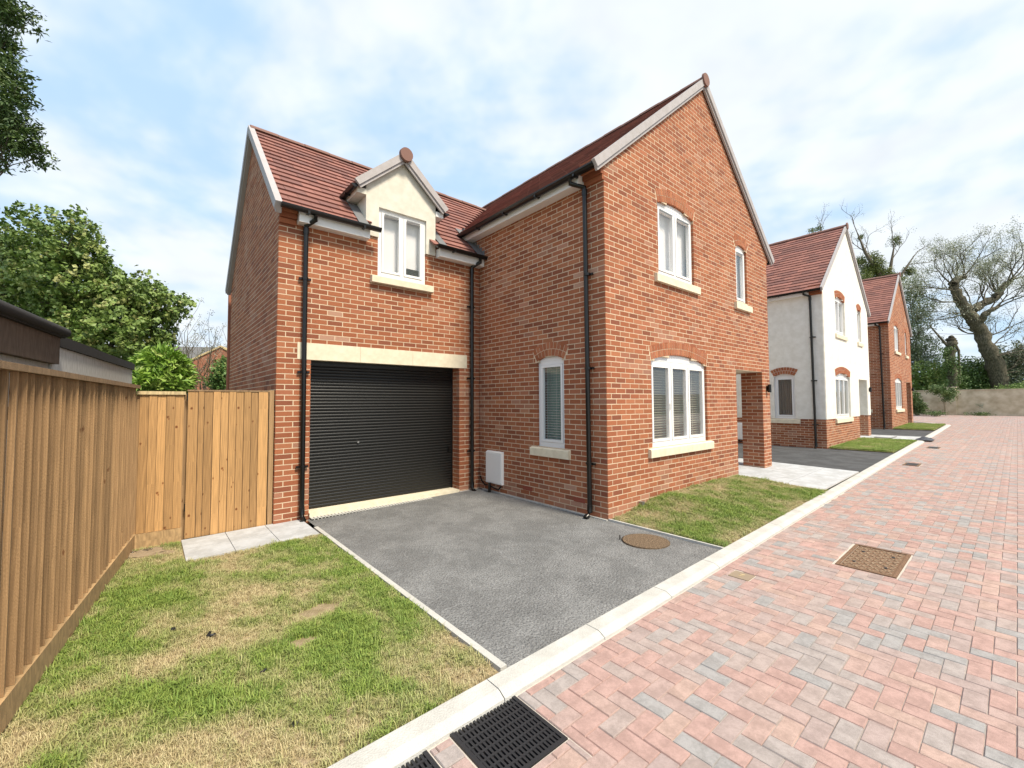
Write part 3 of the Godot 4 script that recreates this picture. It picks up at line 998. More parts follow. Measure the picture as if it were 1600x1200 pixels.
func gutter(parent: Node, a: Vector3, b: Vector3, out: Vector3, r := 0.058) -> void:
	# a half-round trough from a to b (its back edge), bulging to out
	var mb := MB.new()
	var n := 9
	var cen := out * r
	var prev := []
	for k in n + 1:
		var an := PI * k / n
		var off := cen - out * cos(an) * r + Vector3.DOWN * sin(an) * r
		var inn := cen - out * cos(an) * (r - 0.004) + Vector3.DOWN * sin(an) * (r - 0.004)
		if k > 0:
			mb.quad(a + prev[0], b + prev[0], b + off, a + off)
			mb.quad(a + inn, b + inn, b + prev[1], a + prev[1])
		prev = [off, inn]
	for e in [a, b]:
		for k in n:
			var a0 := PI * k / n; var a1 := PI * (k + 1) / n
			mb.tri(e + cen, e + cen - out * cos(a0) * r + Vector3.DOWN * sin(a0) * r, e + cen - out * cos(a1) * r + Vector3.DOWN * sin(a1) * r)
	# clips
	var L := (b - a).length()
	var q := 0.35
	while q < L:
		var p := a.lerp(b, q / L)
		mb.box(p + cen + Vector3(0, -r * 0.6, 0), Vector3(0.03, r * 1.0, 0.03) + out.abs() * r * 1.2)
		q += 0.8
	put("gutter", mb, M.black, parent)

func downpipe(parent: Node, foot: Vector3, top: Vector3, gut: Vector3, out: Vector3) -> void:
	var mb := MB.new()
	var r := 0.034
	mb.tube([gut + Vector3(0, 0.05, 0), gut - Vector3(0, 0.06, 0), top + Vector3(0, 0.06, 0), top - Vector3(0, 0.1, 0)], [r, r, r, r], 12)
	mb.tube([top, foot + Vector3(0, 0.12, 0)], [r, r], 12)
	mb.tube([top + Vector3(0, 0.03, 0), top - Vector3(0, 0.06, 0)], [r + 0.007, r + 0.007], 12)
	mb.tube([foot + Vector3(0, 0.20, 0), foot + Vector3(0, 0.10, 0), foot + Vector3(0, 0.05, 0) + out * 0.05, foot + Vector3(0, 0.03, 0) + out * 0.10], [r + 0.006, r + 0.006, r + 0.004, r + 0.002], 12)
	var o := put("downpipe", mb, M.black, parent)
	var y := foot.y + 0.75
	while y < top.y - 0.3:
		var br := MB.new()
		br.tube([Vector3(foot.x, y, foot.z), Vector3(foot.x, y + 0.035, foot.z)], [r + 0.007, r + 0.007], 12)
		var side := out.cross(Vector3.UP)
		br.box(Vector3(foot.x, y + 0.017, foot.z) - out * 0.03, Vector3(0.03, 0.028, 0.03) + side.abs() * 0.13)
		put("bracket", br, M.black, o)
		y += 1.35

func verge(parent: Node, a: Vector3, b: Vector3, out: Vector3, up: Vector3, wide: float, tall: float) -> void:
	# a strip over the roof edge from eave a to apex b
	var t := (b - a).normalized()
	var mb := MB.new()
	mb.box((a + b) * 0.5 + out * (wide * 0.5 - 0.03) + up * (-tall * 0.5 + 0.05), Vector3((b - a).length(), tall, wide), Color.WHITE, Basis(t, up, t.cross(up)))
	var o := put("verge", mb, M.verge, parent)
	var d := MB.new()
	d.box((a + b) * 0.5 + out * (wide * 0.5 - 0.045) + up * (-tall + 0.05 - 0.022), Vector3((b - a).length(), 0.044, wide - 0.02), Color.WHITE, Basis(t, up, t.cross(up)))
	put("undercloak", d, M.verge_dark, parent)

func build_houses() -> void:
	house(Vector3.ZERO, 0, "red brick detached house with black roller garage door and cream dormer")
	house(Vector3(10.85, 0.137, -0.11), 1, "white rendered house with brick plinth and red tiled roof")
	house(Vector3(20.8, 0.294, -0.04), 2, "far red brick house beyond the white rendered house")

func wall_frame(o: Vector3, u: Vector3, n: Vector3) -> Transform3D:
	return Transform3D(Basis(u, Vector3.UP, n), o)

func house(at0: Vector3, kind: int, label: String) -> void:
	var H := thing("house", label, "house", at0, "houses along the close")
	var near := kind == 0
	var rf := 0.87 if kind == 1 else 99.0
	var BW := 6.03
	var Z1 := -2.985
	var X1 := -3.48
	var base := -0.3
	# --- walls
	var wall := Node3D.new()
	wall.name = "wall"
	H.add_child(wall, true)
	var bricks := []
	var mortar := MB.new()
	var render := MB.new()
	var arch := MB.new()
	var TC := wall_frame(Vector3(0, 0, 0), Vector3.RIGHT, Vector3.BACK)
	var gf := opening(1.128, 2.951, 0.90, 2.257, 0.12)
	var uf := opening(1.392, 2.569, 3.67, 4.84, 0.09)
	var sm := opening(4.356, 4.892, 3.645, 4.80, 0.075)
	var porch := opening(4.228, 5.59, -1.0, 2.25)
	lay(TC, base, 7.6, func(v): return Vector2(maxf(0.003, (v - 5.03) / 0.848), minf(BW - 0.003, BW - (v - 5.03) / 0.848)), [gf, uf, sm, porch], 0, bricks, mortar, rf, render)
	var TB := wall_frame(Vector3(0, 0, -8.0), Vector3.BACK, Vector3.LEFT)
	var bw := opening(8.0 - 1.389, 8.0 - 0.796, 0.90, 2.262, 0.075)
	lay(TB, base, 4.95, func(v): return Vector2(3.6 if near or v > 4.0 else 5.0, 8.0 - 0.006), [bw], 1, bricks, mortar, rf, render)
	var TA := wall_frame(Vector3(X1, 0, Z1), Vector3.RIGHT, Vector3.BACK)
	var door := opening(0.455, 3.02, -1.0, 2.25)
	var lint := opening(0.27, 3.19, 2.24, 2.49, 0.0, true)
	var dw := opening(1.45, 2.312, 3.67, 9.0)
	lay(TA, base, 4.40, func(v): return Vector2(0.003, 3.474), [door, lint, dw], 0, bricks, mortar, rf, render)
	var TE := wall_frame(Vector3(X1, 0, -7.6), Vector3.BACK, Vector3.LEFT)
	lay(TE, base, 6.6, func(v): return Vector2(maxf(0.0, 2.41 - (6.56 - v) / 0.95), minf(4.609, 2.41 + (6.56 - v) / 0.95)), [], 1, bricks, mortar, rf, render)
	# pillar, its inner face
	var TP := wall_frame(Vector3(5.59, 0, -0.45), Vector3.BACK, Vector3.LEFT)
	lay(TP, base, 2.25, func(v): return Vector2(0.0, 0.444), [], 1, bricks, mortar, rf, render)
	# kneelers at the eaves, corbelled courses
	for k in 4:
		var y := 4.74 + 0.075 * k
		var pj := 0.034 * (k + 1)
		for s in 2:
			var xx := -pj if s == 0 else BW + 0.002
			var col: Color = M.tones[(k + s) % 4]
			arch.bb(Vector3(xx, y + 0.004, -0.33), Vector3(xx + pj - 0.002, y + 0.072, 0.002), col)
	for k in 3:
		var y := 4.16 + 0.075 * k
		arch.bb(Vector3(X1 + 0.002, y + 0.004, Z1 + 0.002), Vector3(X1 + 0.225, y + 0.072, Z1 + 0.036 * (k + 1)), M.tones[k])
	var proud := Transform3D(Basis(), Vector3(0, 0, 0.02 if kind == 1 else 0.0))
	for o in [gf, uf, sm]: voussoirs(TC * proud, o, arch, mortar)
	voussoirs(TB * proud, bw, arch, mortar)
	# plain outer walls that the street does not show, and the inside of the porch
	var plain := MB.new()
	plain.bb(Vector3(BW - 0.1, 2.26, -8.0), Vector3(BW, 4.9, -0.11))
	plain.bb(Vector3(BW - 0.1, base, -8.0), Vector3(BW, 2.25, -1.2))
	plain.bb(Vector3(X1, base, -8.1), Vector3(BW, 4.9, -8.0))
	plain.bb(Vector3(X1 + 0.1, base, -7.6), Vector3(0, 4.3, -7.5))
	plain.bb(Vector3(5.7, base, -0.45), Vector3(BW, 2.25, -0.102))
	plain.bb(Vector3(4.13, base, -1.2), Vector3(4.228, 2.25, -0.102))
	plain.bb(Vector3(4.13, base, -1.3), Vector3(BW - 0.1, 2.25, -1.2))
	plain.bb(Vector3(0.1, base, -8.0), Vector3(0.2, 4.9, -4.4))
	put("plain_wall", plain, M.render if kind == 1 else M.plain_brick, wall)
	var gab := MB.new()
	gab.prism(PackedVector2Array([Vector2(0, 4.9), Vector2(BW, 4.9), Vector2(3.015, 7.4)]), Transform3D(Basis(), Vector3(0, 0, -8.0)), 0.1)
	put("rear_gable", gab, M.plain_brick, wall)
	put("mortar", mortar, M.mortar, wall)
	put("brick_arches", arch, M.brick, wall)
	if render.v.size() > 0: put("render", render, M.render, wall)
	lay_bricks(wall, bricks, at0, near)
	# porch ceiling and floor inside
	var lt := MB.new()
	lt.bb(Vector3(4.228, 2.252, -1.2), Vector3(5.59, 2.30, -0.004))
	lt.bb(Vector3(5.59, 2.252, -1.2), Vector3(BW, 2.30, -0.104))
	put("porch_ceiling", lt, M.render if kind == 1 else M.stone, H)
	var fd := MB.new()
	fd.bb(Vector3(4.55, 0.05, -1.2), Vector3(5.45, 2.1, -1.16))
	var fdo := put("front_door", fd, M.white_door if kind == 1 else M.door, H)
	var knob := MB.new()
	knob.bb(Vector3(5.34, 1.0, -1.16), Vector3(5.37, 1.16, -1.12))
	put("handle", knob, M.grey_metal, fdo)
	# --- windows
	window_unit(H, TC * Transform3D(Basis(), Vector3(1.128, 0.90, 0)), 1.823, 1.357, 0.12, 3, "venetian_brown" if kind != 1 else "venetian")
	window_unit(H, TC * Transform3D(Basis(), Vector3(1.392, 3.67, 0)), 1.177, 1.17, 0.09, 2, "roller")
	window_unit(H, TC * Transform3D(Basis(), Vector3(4.356, 3.645, 0)), 0.536, 1.155, 0.075, 1, "roller")
	window_unit(H, TB * Transform3D(Basis(), Vector3(8.0 - 1.389, 0.90, 0)), 0.593, 1.362, 0.075, 1, "venetian_reflection" if near else "curtain_or_reflection")
	window_unit(H, TA * Transform3D(Basis(), Vector3(1.45, 3.67, 0.03)), 0.862, 1.13, 0.0, 2, "roller_part", 0.13)
	# --- garage door, lintel and threshold
	var gd := Node3D.new()
	gd.name = "garage_door"
	H.add_child(gd, true)
	var dm: Material = M.door if kind != 1 else M.white_door
	var sl := MB.new()
	var dx0 := X1 + 0.45
	var dx1 := X1 + 3.03
	var ph := 0.0485
	var prev := Vector2(0.0, 0.0)
	for k in range(1, 7):
		var a := PI * k / 6.0
		var q := Vector2(ph * k / 6.0, 0.009 * sin(a))
		sl.quad(Vector3(dx0, prev.x, prev.y), Vector3(dx1, prev.x, prev.y), Vector3(dx1, q.x - (0.004 if k == 6 else 0.0), q.y), Vector3(dx0, q.x - (0.004 if k == 6 else 0.0), q.y))
		prev = q
	sl.quad(Vector3(dx0, ph - 0.004, 0), Vector3(dx1, ph - 0.004, 0), Vector3(dx1, ph, -0.006), Vector3(dx0, ph, -0.006))
	var slat := sl.mesh()
	for k in 45:
		part("slat", slat, dm, gd, Transform3D(Basis(), Vector3(0, 0.035 + k * ph, -3.225)))
	var rails := MB.new()
	rails.bb(Vector3(dx0 - 0.03, -0.05, -3.26), Vector3(dx0 + 0.035, 2.3, -3.205))
	rails.bb(Vector3(dx1 - 0.035, -0.05, -3.26), Vector3(dx1 + 0.03, 2.3, -3.205))
	rails.bb(Vector3(dx0, 2.19, -3.5), Vector3(dx1, 2.42, -3.215))
	put("guide_rail", rails, dm, gd)
	var lock := MB.new()
	lock.tube([Vector3(-2.24, 0.98, -3.22), Vector3(-2.24, 0.98, -3.195)], [0.016, 0.016], 10)
	put("lock", lock, M.grey_metal, gd)
	var hnd := MB.new()
	hnd.bb(Vector3(-0.565, 0.72, -3.205), Vector3(-0.53, 0.80, -3.18))
	put("handle", hnd, M.black, gd)
	# garage reveals, brick
	var rb := []
	var rm := MB.new()
	lay(wall_frame(Vector3(X1 + 0.455, 0, Z1 - 0.006), Vector3.FORWARD, Vector3.RIGHT), base, 2.25, func(v): return Vector2(0.1, 0.30), [], 0, rb, rm)
	lay(wall_frame(Vector3(X1 + 3.02, 0, Z1 - 0.31), Vector3.BACK, Vector3.LEFT), base, 2.25, func(v): return Vector2(0.0, 0.206), [], 0, rb, rm)
	put("reveal_mortar", rm, M.mortar, wall)
	var rr := MB.new()
	for b in rb:
		var col: Color = M.tones[rng.randi() % 4]
		var T: Transform3D = b[0]
		rr.open_box(T * Vector3(b[1], b[3], 0), T.basis.x, T.basis.y, T.basis.z, b[2], 0.063, 0.05, col)
	put("reveal_bricks", rr, M.brick, wall)
	for e in [[-3.21, -2.302], [-2.299, -1.402], [-1.399, -0.29]]:
		var l := MB.new()
		l.bb(Vector3(e[0], 2.243, Z1 - 0.1), Vector3(e[1], 2.488, Z1 + 0.004))
		put("lintel_stone", l, M.stone, H)
	var ls := MB.new()
	ls.bb(Vector3(-3.02, 2.252, -3.3), Vector3(-0.46, 2.30, Z1 - 0.102))
	put("lintel_soffit", ls, M.stone, H)
	var th := MB.new()
	th.bb(Vector3(-3.02, -0.2, -3.5), Vector3(-0.465, 0.024, -2.965))
	put("threshold", th, M.stone, H)
	var ch := MB.new()
	for k in 52:
		ch.bb(Vector3(-3.02 + k * 0.0492, -0.2, -2.963), Vector3(-2.985 + k * 0.0492, -0.027, -2.865))
	ch.bb(Vector3(-3.02, -0.2, -2.963), Vector3(-0.465, -0.038, -2.865))
	put("drain_channel", ch, M.kerb, H)
	# --- meter box
	var mbx := MB.new()
	mbx.bb(Vector3(-0.05, 0.147, -2.72), Vector3(-0.002, 0.70, -2.25))
	mbx.prism(PackedVector2Array([Vector2(0.0, 0.70), Vector2(0.05, 0.70), Vector2(0.0, 0.725)]), Transform3D(Basis(Vector3.LEFT, Vector3.UP, Vector3.FORWARD), Vector3(-0.002, 0, -2.72)), 0.47)
	var box := put("meter_box", mbx, M.upvc, H)
	var lid := MB.new()
	lid.bb(Vector3(-0.058, 0.165, -2.705), Vector3(-0.0505, 0.685, -2.265))
	put("lid", lid, M.upvc, box)
	var pp := MB.new()
	pp.tube([Vector3(-0.02, 0.22, -2.93), Vector3(-0.05, 0.15, -2.85), Vector3(-0.06, 0.09, -2.72), Vector3(-0.07, 0.11, -2.60), Vector3(-0.08, 0.08, -2.45), Vector3(-0.07, 0.06, -2.32), Vector3(-0.05, 0.13, -2.27)], [0.014, 0.014, 0.014, 0.014, 0.014, 0.014, 0.014], 8)
	pp.tube([Vector3(-0.09, 0.16, -2.56), Vector3(-0.09, -0.08, -2.56)], [0.026, 0.026], 10)
	put("meter_pipe", pp, M.black, box)
	# --- roofs
	var roof := Node3D.new()
	roof.name = "roof"
	H.add_child(roof, true)
	var sb := MB.new()
	var sp := 0.845
	var ex := -0.26
	var ey := 4.865
	var ry := ey + sp * (3.015 - ex)
	var cs := 1.0 / sqrt(1.0 + sp * sp)
	var S := (3.015 - ex) / cs
	var zf := 0.055
	var zb := -8.2
	# underlay boards
	for s in 2:
		var e := Vector3(ex, ey, 0) if s == 0 else Vector3(6.03 - ex, ey, 0)
		var r := Vector3(3.015, ry, 0)
		var q := [e + Vector3(0, -0.006, zf - 0.03), r + Vector3(0, -0.006, zf - 0.03), r + Vector3(0, -0.006, zb), e + Vector3(0, -0.006, zb)]
		sb.quad(q[0], q[1], q[2], q[3]); sb.quad(q[3] - Vector3(0, 0.03, 0), q[2] - Vector3(0, 0.03, 0), q[1] - Vector3(0, 0.03, 0), q[0] - Vector3(0, 0.03, 0))
	var asl := 0.95
	var aez := -2.80
	var aey := 4.335
	var arz := -5.19
	var ary := aey + asl * (aez - arz)
	for s in 2:
		var z0 := aez if s == 0 else -7.8
		var y0 := aey if s == 0 else ary - asl * 2.61
		var xr := 2.0
		for seg in ([[X1 - 0.03, -2.21], [-0.965, 0.0]] if s == 0 else [[X1 - 0.03, 1.9]]):
			sb.quad(Vector3(seg[0], y0 - 0.006, z0), Vector3(seg[1], y0 - 0.006, z0), Vector3(seg[1], ary - 0.006, arz), Vector3(seg[0], ary - 0.006, arz))
		if s == 0:
			var zt := -4.05
			var yt := aey + asl * (aez - zt)
			sb.quad(Vector3(-2.21, yt, zt), Vector3(-0.965, yt, zt), Vector3(-0.965, ary - 0.006, arz), Vector3(-2.21, ary - 0.006, arz))
			sb.tri(Vector3(0.0, 4.97, -3.47), Vector3(1.95, ary - 0.006, arz), Vector3(0.0, ary - 0.006, arz))
	put("roof_boards", sb, M.felt, roof)
	# tiles: front slope of the garage wing first, these show largest
	var c2 := 1.0 / sqrt(1.0 + asl * asl)
	var up_a := Vector3(0, asl, -1).normalized()
	var TA2 := Transform3D(Basis(Vector3.RIGHT, up_a, Vector3.RIGHT.cross(up_a)), Vector3(X1 - 0.03, aey, aez))
	slope_tiles(roof, TA2, 5.4, (aez - arz) / c2, func(p):
		if p.x > 0.0: return p.y > ey + sp * (p.x - ex) + 0.0
		if p.x > -2.25 and p.x < -0.98:
			return p.y > 5.76 - 0.90 * absf(p.x + 1.62)
		return true, near)
	var up_b := Vector3(0, asl, 1).normalized()
	slope_tiles(roof, Transform3D(Basis(Vector3.LEFT, up_b, Vector3.LEFT.cross(up_b)), Vector3(1.9, ary - asl * 2.61, -7.8)), 5.4, 2.61 / c2, func(p): return p.x < 0.0 or p.y > ey + sp * (p.x - ex), false)
	var up_l := Vector3(1, sp, 0).normalized()
	slope_tiles(roof, Transform3D(Basis(Vector3.BACK, up_l, Vector3.BACK.cross(up_l)), Vector3(ex, ey, zb)), zf - zb, S, func(p): return true, false)
	var up_r := Vector3(-1, sp, 0).normalized()
	slope_tiles(roof, Transform3D(Basis(Vector3.FORWARD, up_r, Vector3.FORWARD.cross(up_r)), Vector3(6.03 - ex, ey, zf)), zf - zb, S, func(p): return true, false)
	# ridges
	ridge(roof, Vector3(3.015, ry - 0.01, zf + 0.03), Vector3(3.015, ry - 0.01, zb), 0.115)
	ridge(roof, Vector3(X1 - 0.06, ary - 0.01, arz), Vector3(1.93, ary - 0.01, arz), 0.105)
	# verges
	var nl := Vector3(-sp, 1, 0).normalized()
	var nr := Vector3(sp, 1, 0).normalized()
	verge(roof, Vector3(ex - 0.01, ey, zf), Vector3(3.015, ry, zf), Vector3.BACK, nl, 0.055, 0.115)
	verge(roof, Vector3(6.03 - ex + 0.01, ey, zf), Vector3(3.015, ry, zf), Vector3.BACK, nr, 0.055, 0.115)
	var cap := MB.new()
	cap.tube([Vector3(3.015, ry + 0.0, zf + 0.012), Vector3(3.015, ry, zf + 0.052)], [0.125, 0.118], 14)
	put("ridge_cap", cap, M.ridge, roof)
	var nf := Vector3(0, 1, asl).normalized()
	var nb := Vector3(0, 1, -asl).normalized()
	verge(roof, Vector3(X1 - 0.03, aey, aez + 0.01), Vector3(X1 - 0.03, ary, arz), Vector3.LEFT, nf, 0.09, 0.12)
	verge(roof, Vector3(X1 - 0.03, ary - asl * 2.61, -7.8), Vector3(X1 - 0.03, ary, arz), Vector3.LEFT, nb, 0.09, 0.12)
	# flashing where the garage roof meets the side wall
	var fl := MB.new()
	for k in 9:
		var z := aez - 0.02 - k * 0.085
		var y := aey + asl * (aez - z)
		fl.bb(Vector3(-0.012, y - 0.02, z - 0.09), Vector3(-0.0005, y + 0.15, z + 0.01))
	fl.quad(Vector3(-0.17, aey + 0.045, aez + 0.02), Vector3(-0.012, aey + 0.045, aez + 0.02), Vector3(-0.012, aey + 0.045 + asl * 0.8, aez - 0.78), Vector3(-0.17, aey + 0.045 + asl * 0.8, aez - 0.78))
	put("flashing", fl, M.lead, roof)
	# --- eaves: fascia boards and gutters
	var fa := MB.new()
	fa.bb(Vector3(X1 + 0.228, 4.19, Z1 + 0.002), Vector3(-2.225, 4.335, Z1 + 0.16))
	put("fascia", fa, M.upvc, H)
	fa = MB.new()
	fa.bb(Vector3(-0.96, 4.19, Z1 + 0.002), Vector3(-0.005, 4.335, Z1 + 0.16))
	put("fascia", fa, M.upvc, H)
	fa = MB.new()
	fa.bb(Vector3(-0.17, 4.76, -8.0), Vector3(-0.002, 4.90, -0.335))
	put("fascia", fa, M.upvc, H)
	gutter(H, Vector3(X1 - 0.02, 4.36, Z1 + 0.163), Vector3(-2.08, 4.36, Z1 + 0.163), Vector3.BACK)
	gutter(H, Vector3(-1.06, 4.36, Z1 + 0.163), Vector3(0.0, 4.36, Z1 + 0.163), Vector3.BACK)
	gutter(H, Vector3(-0.172, 4.89, 0.03), Vector3(-0.172, 4.89, -8.0), Vector3.LEFT, 0.062)
	downpipe(H, Vector3(-3.135, -0.06, Z1 + 0.06), Vector3(-3.135, 4.12, Z1 + 0.06), Vector3(-3.05, 4.30, Z1 + 0.22), Vector3.BACK)
	downpipe(H, Vector3(-0.215, -0.06, Z1 + 0.06), Vector3(-0.215, 4.10, Z1 + 0.06), Vector3(-0.13, 4.30, Z1 + 0.22), Vector3.BACK)
	downpipe(H, Vector3(-0.06, -0.03, -0.27), Vector3(-0.06, 4.66, -0.30), Vector3(-0.234, 4.83, -0.42), Vector3.LEFT)
	# --- dormer
	dormer(H, kind, near)
	# --- lamp by the porch
	var lamp := MB.new()
	lamp.bb(Vector3(5.80, 1.83, 0.001), Vector3(5.86, 1.95, 0.022))
	lamp.tube([Vector3(5.83, 1.80, 0.06), Vector3(5.83, 1.98, 0.06)], [0.038, 0.038], 12)
	put("wall_light", lamp, M.black, H)
	if near:
		var vb := MB.new()
		for z in [-0.62, -1.74]:
			vb.bb(Vector3(-0.008, 0.15, z), Vector3(-0.001, 0.215, z + 0.215))
		put("air_brick", vb, mat(lin(0.25, 0.06, 0.035), 0.8), wall)
		var sp2 := MB.new()
		sp2.bb(Vector3(0.73, -0.05, 0.004), Vector3(0.79, 0.14, 0.06))
		put("pipe_cover", sp2, M.grey_metal, H)

func ridge(parent: Node, a: Vector3, b: Vector3, r: float) -> void:
	# half-round ridge tiles one after another
	var L := (b - a).length()
	var n := int(round(L / 0.45))
	var t := (b - a) / L
	var side := t.cross(Vector3.UP).normalized()
	for k in n:
		var mb := MB.new()
		var p := a + t * (L * k / n)
		var q := a + t * (L * (k + 1) / n - 0.006)
		var r2 := r + (0.006 if k % 2 == 0 else 0.0)
		var seg := 8
		for i in seg:
			var a0 := PI * i / seg; var a1 := PI * (i + 1) / seg
			var d0 := side * cos(a0) * r2 + Vector3.UP * (sin(a0) * r2 * 0.8 - 0.02)
			var d1 := side * cos(a1) * r2 + Vector3.UP * (sin(a1) * r2 * 0.8 - 0.02)
			mb.quad(p + d0, q + d0, q + d1, p + d1)
			mb.tri(p + Vector3(0, -0.03, 0), p + d0, p + d1)
			mb.tri(q + Vector3(0, -0.03, 0), q + d1, q + d0)
		put("ridge_tile", mb, M.ridge, parent)

func dormer(H: Node, kind: int, near: bool) -> void:
	var D := Node3D.new()
	D.name = "dormer"
	H.add_child(D, true)
	var face := MB.new()
	var zf := -2.955
	var x0 := -2.245
	var x1 := -0.985
	# face round the window: two side strips, a head and the gable
	var T := Transform3D(Basis(), Vector3(0, 0, zf))
	face.prism(PackedVector2Array([Vector2(x0, 4.30), Vector2(-2.03, 4.30), Vector2(-2.03, 4.80), Vector2(-1.168, 4.80), Vector2(-1.168, 4.22), Vector2(x1, 4.22), Vector2(x1, 5.12), Vector2(-1.62, 5.68), Vector2(x0, 5.12)]), T, 0.13)
	# cheeks
	for x in [x0, x1 - 0.12]:
		for q in [x + 0.004, x + 0.116]: face.quad(Vector3(q, 4.36, -3.07), Vector3(q, 5.14, -3.07), Vector3(q, 5.14, -3.70), Vector3(q, 4.36, -3.07))
	put("render", face, M.cream, D)
	# roof of the dormer
	var sl := 0.90
	var ax := -1.62
	var ay := 5.775
	var ex := 0.80
	var zfr := -2.87
	var rt := Node3D.new()
	rt.name = "dormer_roof"
	D.add_child(rt, true)
	var c := 1.0 / sqrt(1.0 + sl * sl)
	var keep := func(p): return p.y > 4.335 + 0.95 * (-2.80 - p.z) - 0.02
	var upl := Vector3(1, sl, 0).normalized()
	slope_tiles(rt, Transform3D(Basis(Vector3.BACK, upl, Vector3.BACK.cross(upl)), Vector3(ax - ex, ay - sl * ex, zfr - 1.7)), 1.7, ex / c, keep, false)
	var upr := Vector3(-1, sl, 0).normalized()
	slope_tiles(rt, Transform3D(Basis(Vector3.FORWARD, upr, Vector3.FORWARD.cross(upr)), Vector3(ax + ex, ay - sl * ex, zfr)), 1.7, ex / c, keep, false)
	var ub := MB.new()
	for s in [-1, 1]:
		var e := Vector3(ax + s * ex, ay - sl * ex - 0.012, zfr - 0.01)
		var r := Vector3(ax, ay - 0.012, zfr - 0.01)
		var zr := -4.31
		var ze := -2.80 - (ay - sl * ex - 4.335) / 0.95
		var q := [e, r, Vector3(ax, ay - 0.012, zr), Vector3(e.x, e.y, ze)]
		ub.quad(q[0], q[1], q[2], q[3]); ub.quad(q[3] - Vector3(0, 0.035, 0), q[2] - Vector3(0, 0.035, 0), q[1] - Vector3(0, 0.035, 0), q[0] - Vector3(0, 0.035, 0))
	put("roof_boards", ub, M.felt, rt)
	ridge(rt, Vector3(ax, ay - 0.01, zfr), Vector3(ax, ay - 0.01, -4.31), 0.09)
	var nl := Vector3(-sl, 1, 0).normalized()
	var nr := Vector3(sl, 1, 0).normalized()
	verge(rt, Vector3(ax - ex - 0.01, ay - sl * ex, zfr), Vector3(ax, ay, zfr), Vector3.BACK, nl, 0.055, 0.105)
	verge(rt, Vector3(ax + ex + 0.01, ay - sl * ex, zfr), Vector3(ax, ay, zfr), Vector3.BACK, nr, 0.055, 0.105)
	var cap := MB.new()
	cap.tube([Vector3(ax, ay - 0.01, zfr + 0.02), Vector3(ax, ay - 0.01, zfr + 0.075)], [0.118, 0.112], 18)
	put("ridge_cap", cap, M.ridge, rt)
	for s in [-1, 1]:
		var so := MB.new()
		var xa: float = x0 - 0.15 if s < 0 else x1 + 0.002
		so.bb(Vector3(xa, 4.93, -3.56), Vector3(xa + 0.148, 5.02, -2.935))
		put("soffit", so, M.cream if s < 0 else M.upvc, D)
		var gx: float = x0 - 0.152 if s < 0 else x1 + 0.152
		gutter(D, Vector3(gx, 5.03, -2.89), Vector3(gx, 5.03, -3.58), Vector3.LEFT if s < 0 else Vector3.RIGHT, 0.05)
	var fl := MB.new()
	fl.quad(Vector3(x0 - 0.16, 4.395, -2.80), Vector3(x0, 4.395, -2.80), Vector3(x0, 5.16, -3.62), Vector3(x0 - 0.16, 5.16, -3.62))
	fl.quad(Vector3(x1, 4.395, -2.80), Vector3(x1 + 0.16, 4.395, -2.80), Vector3(x1 + 0.16, 5.16, -3.62), Vector3(x1, 5.16, -3.62))
	put("flashing", fl, M.lead, D)

func lay_bricks(wall: Node, bricks: Array, at0: Vector3, near: bool) -> void:
	var f := FastNoiseLite.new()
	f.seed = 14; f.frequency = 0.55; f.fractal_octaves = 3
	var full := MB.new()
	full.open_box(Vector3.ZERO, Vector3.RIGHT, Vector3.UP, Vector3.BACK, 0.213, 0.063, 0.1, Color.WHITE)
	var full_mesh := full.mesh()
	var rest := MB.new()
	var single := {}
	if near:
		var scored := []
		for k in bricks.size():
			var b = bricks[k]
			if absf(b[2] - 0.213) > 0.0015: continue
			var T: Transform3D = b[0]
			var p := T * Vector3(b[1] + b[2] * 0.5, b[3] + 0.03, 0) + at0
			if not seen(p, -4.0) or p.y < 0.05: continue
			var d := p - EYE
			var s := absf(d.normalized().dot(T.basis.z)) / d.length_squared()
			if T.basis.z.dot(d) > 0: continue
			scored.append([s, k])
		scored.sort_custom(func(x, y): return x[0] > y[0])
		for s in scored.slice(0, 300): single[s[1]] = true
	for k in bricks.size():
		var b = bricks[k]
		var T: Transform3D = b[0]
		var p := T * Vector3(b[1] + b[2] * 0.5, b[3], 0)
		var pale := f.get_noise_3d(p.x * 1.4 + at0.x, p.y * 1.9, p.z * 1.4)
		var low := smoothstep(0.42, 0.0, p.y) * 0.5
		var chance := smoothstep(0.12, 0.5, pale) * 0.8 + low
		var tone := [0, 0, 1, 2, 3, 3, 4, 5][rng.randi() % 8] as int
		var mix := 0.0
		if rng.randf() < chance:
			mix = rng.randf_range(0.12, 0.62)
			if mix > 0.45 and single.has(k): tone = 6
		var inset := rng.randf_range(0.0, 0.0025)
		if single.has(k):
			var X := T * Transform3D(Basis(), Vector3(b[1], b[3], -inset))
			part("brick", full_mesh, M.brick_one[tone], wall, X)
		else:
			var col: Color = (M.tones[tone] as Color).lerp(M.tones[6], mix) * rng.randf_range(0.9, 1.1)
			col.a = 1
			rest.open_box(T * Vector3(b[1], b[3], -inset), T.basis.x, T.basis.y, T.basis.z, b[2], 0.063, 0.1, col)
	if rest.v.size() > 0: put("bricks", rest, M.brick, wall, "stuff")

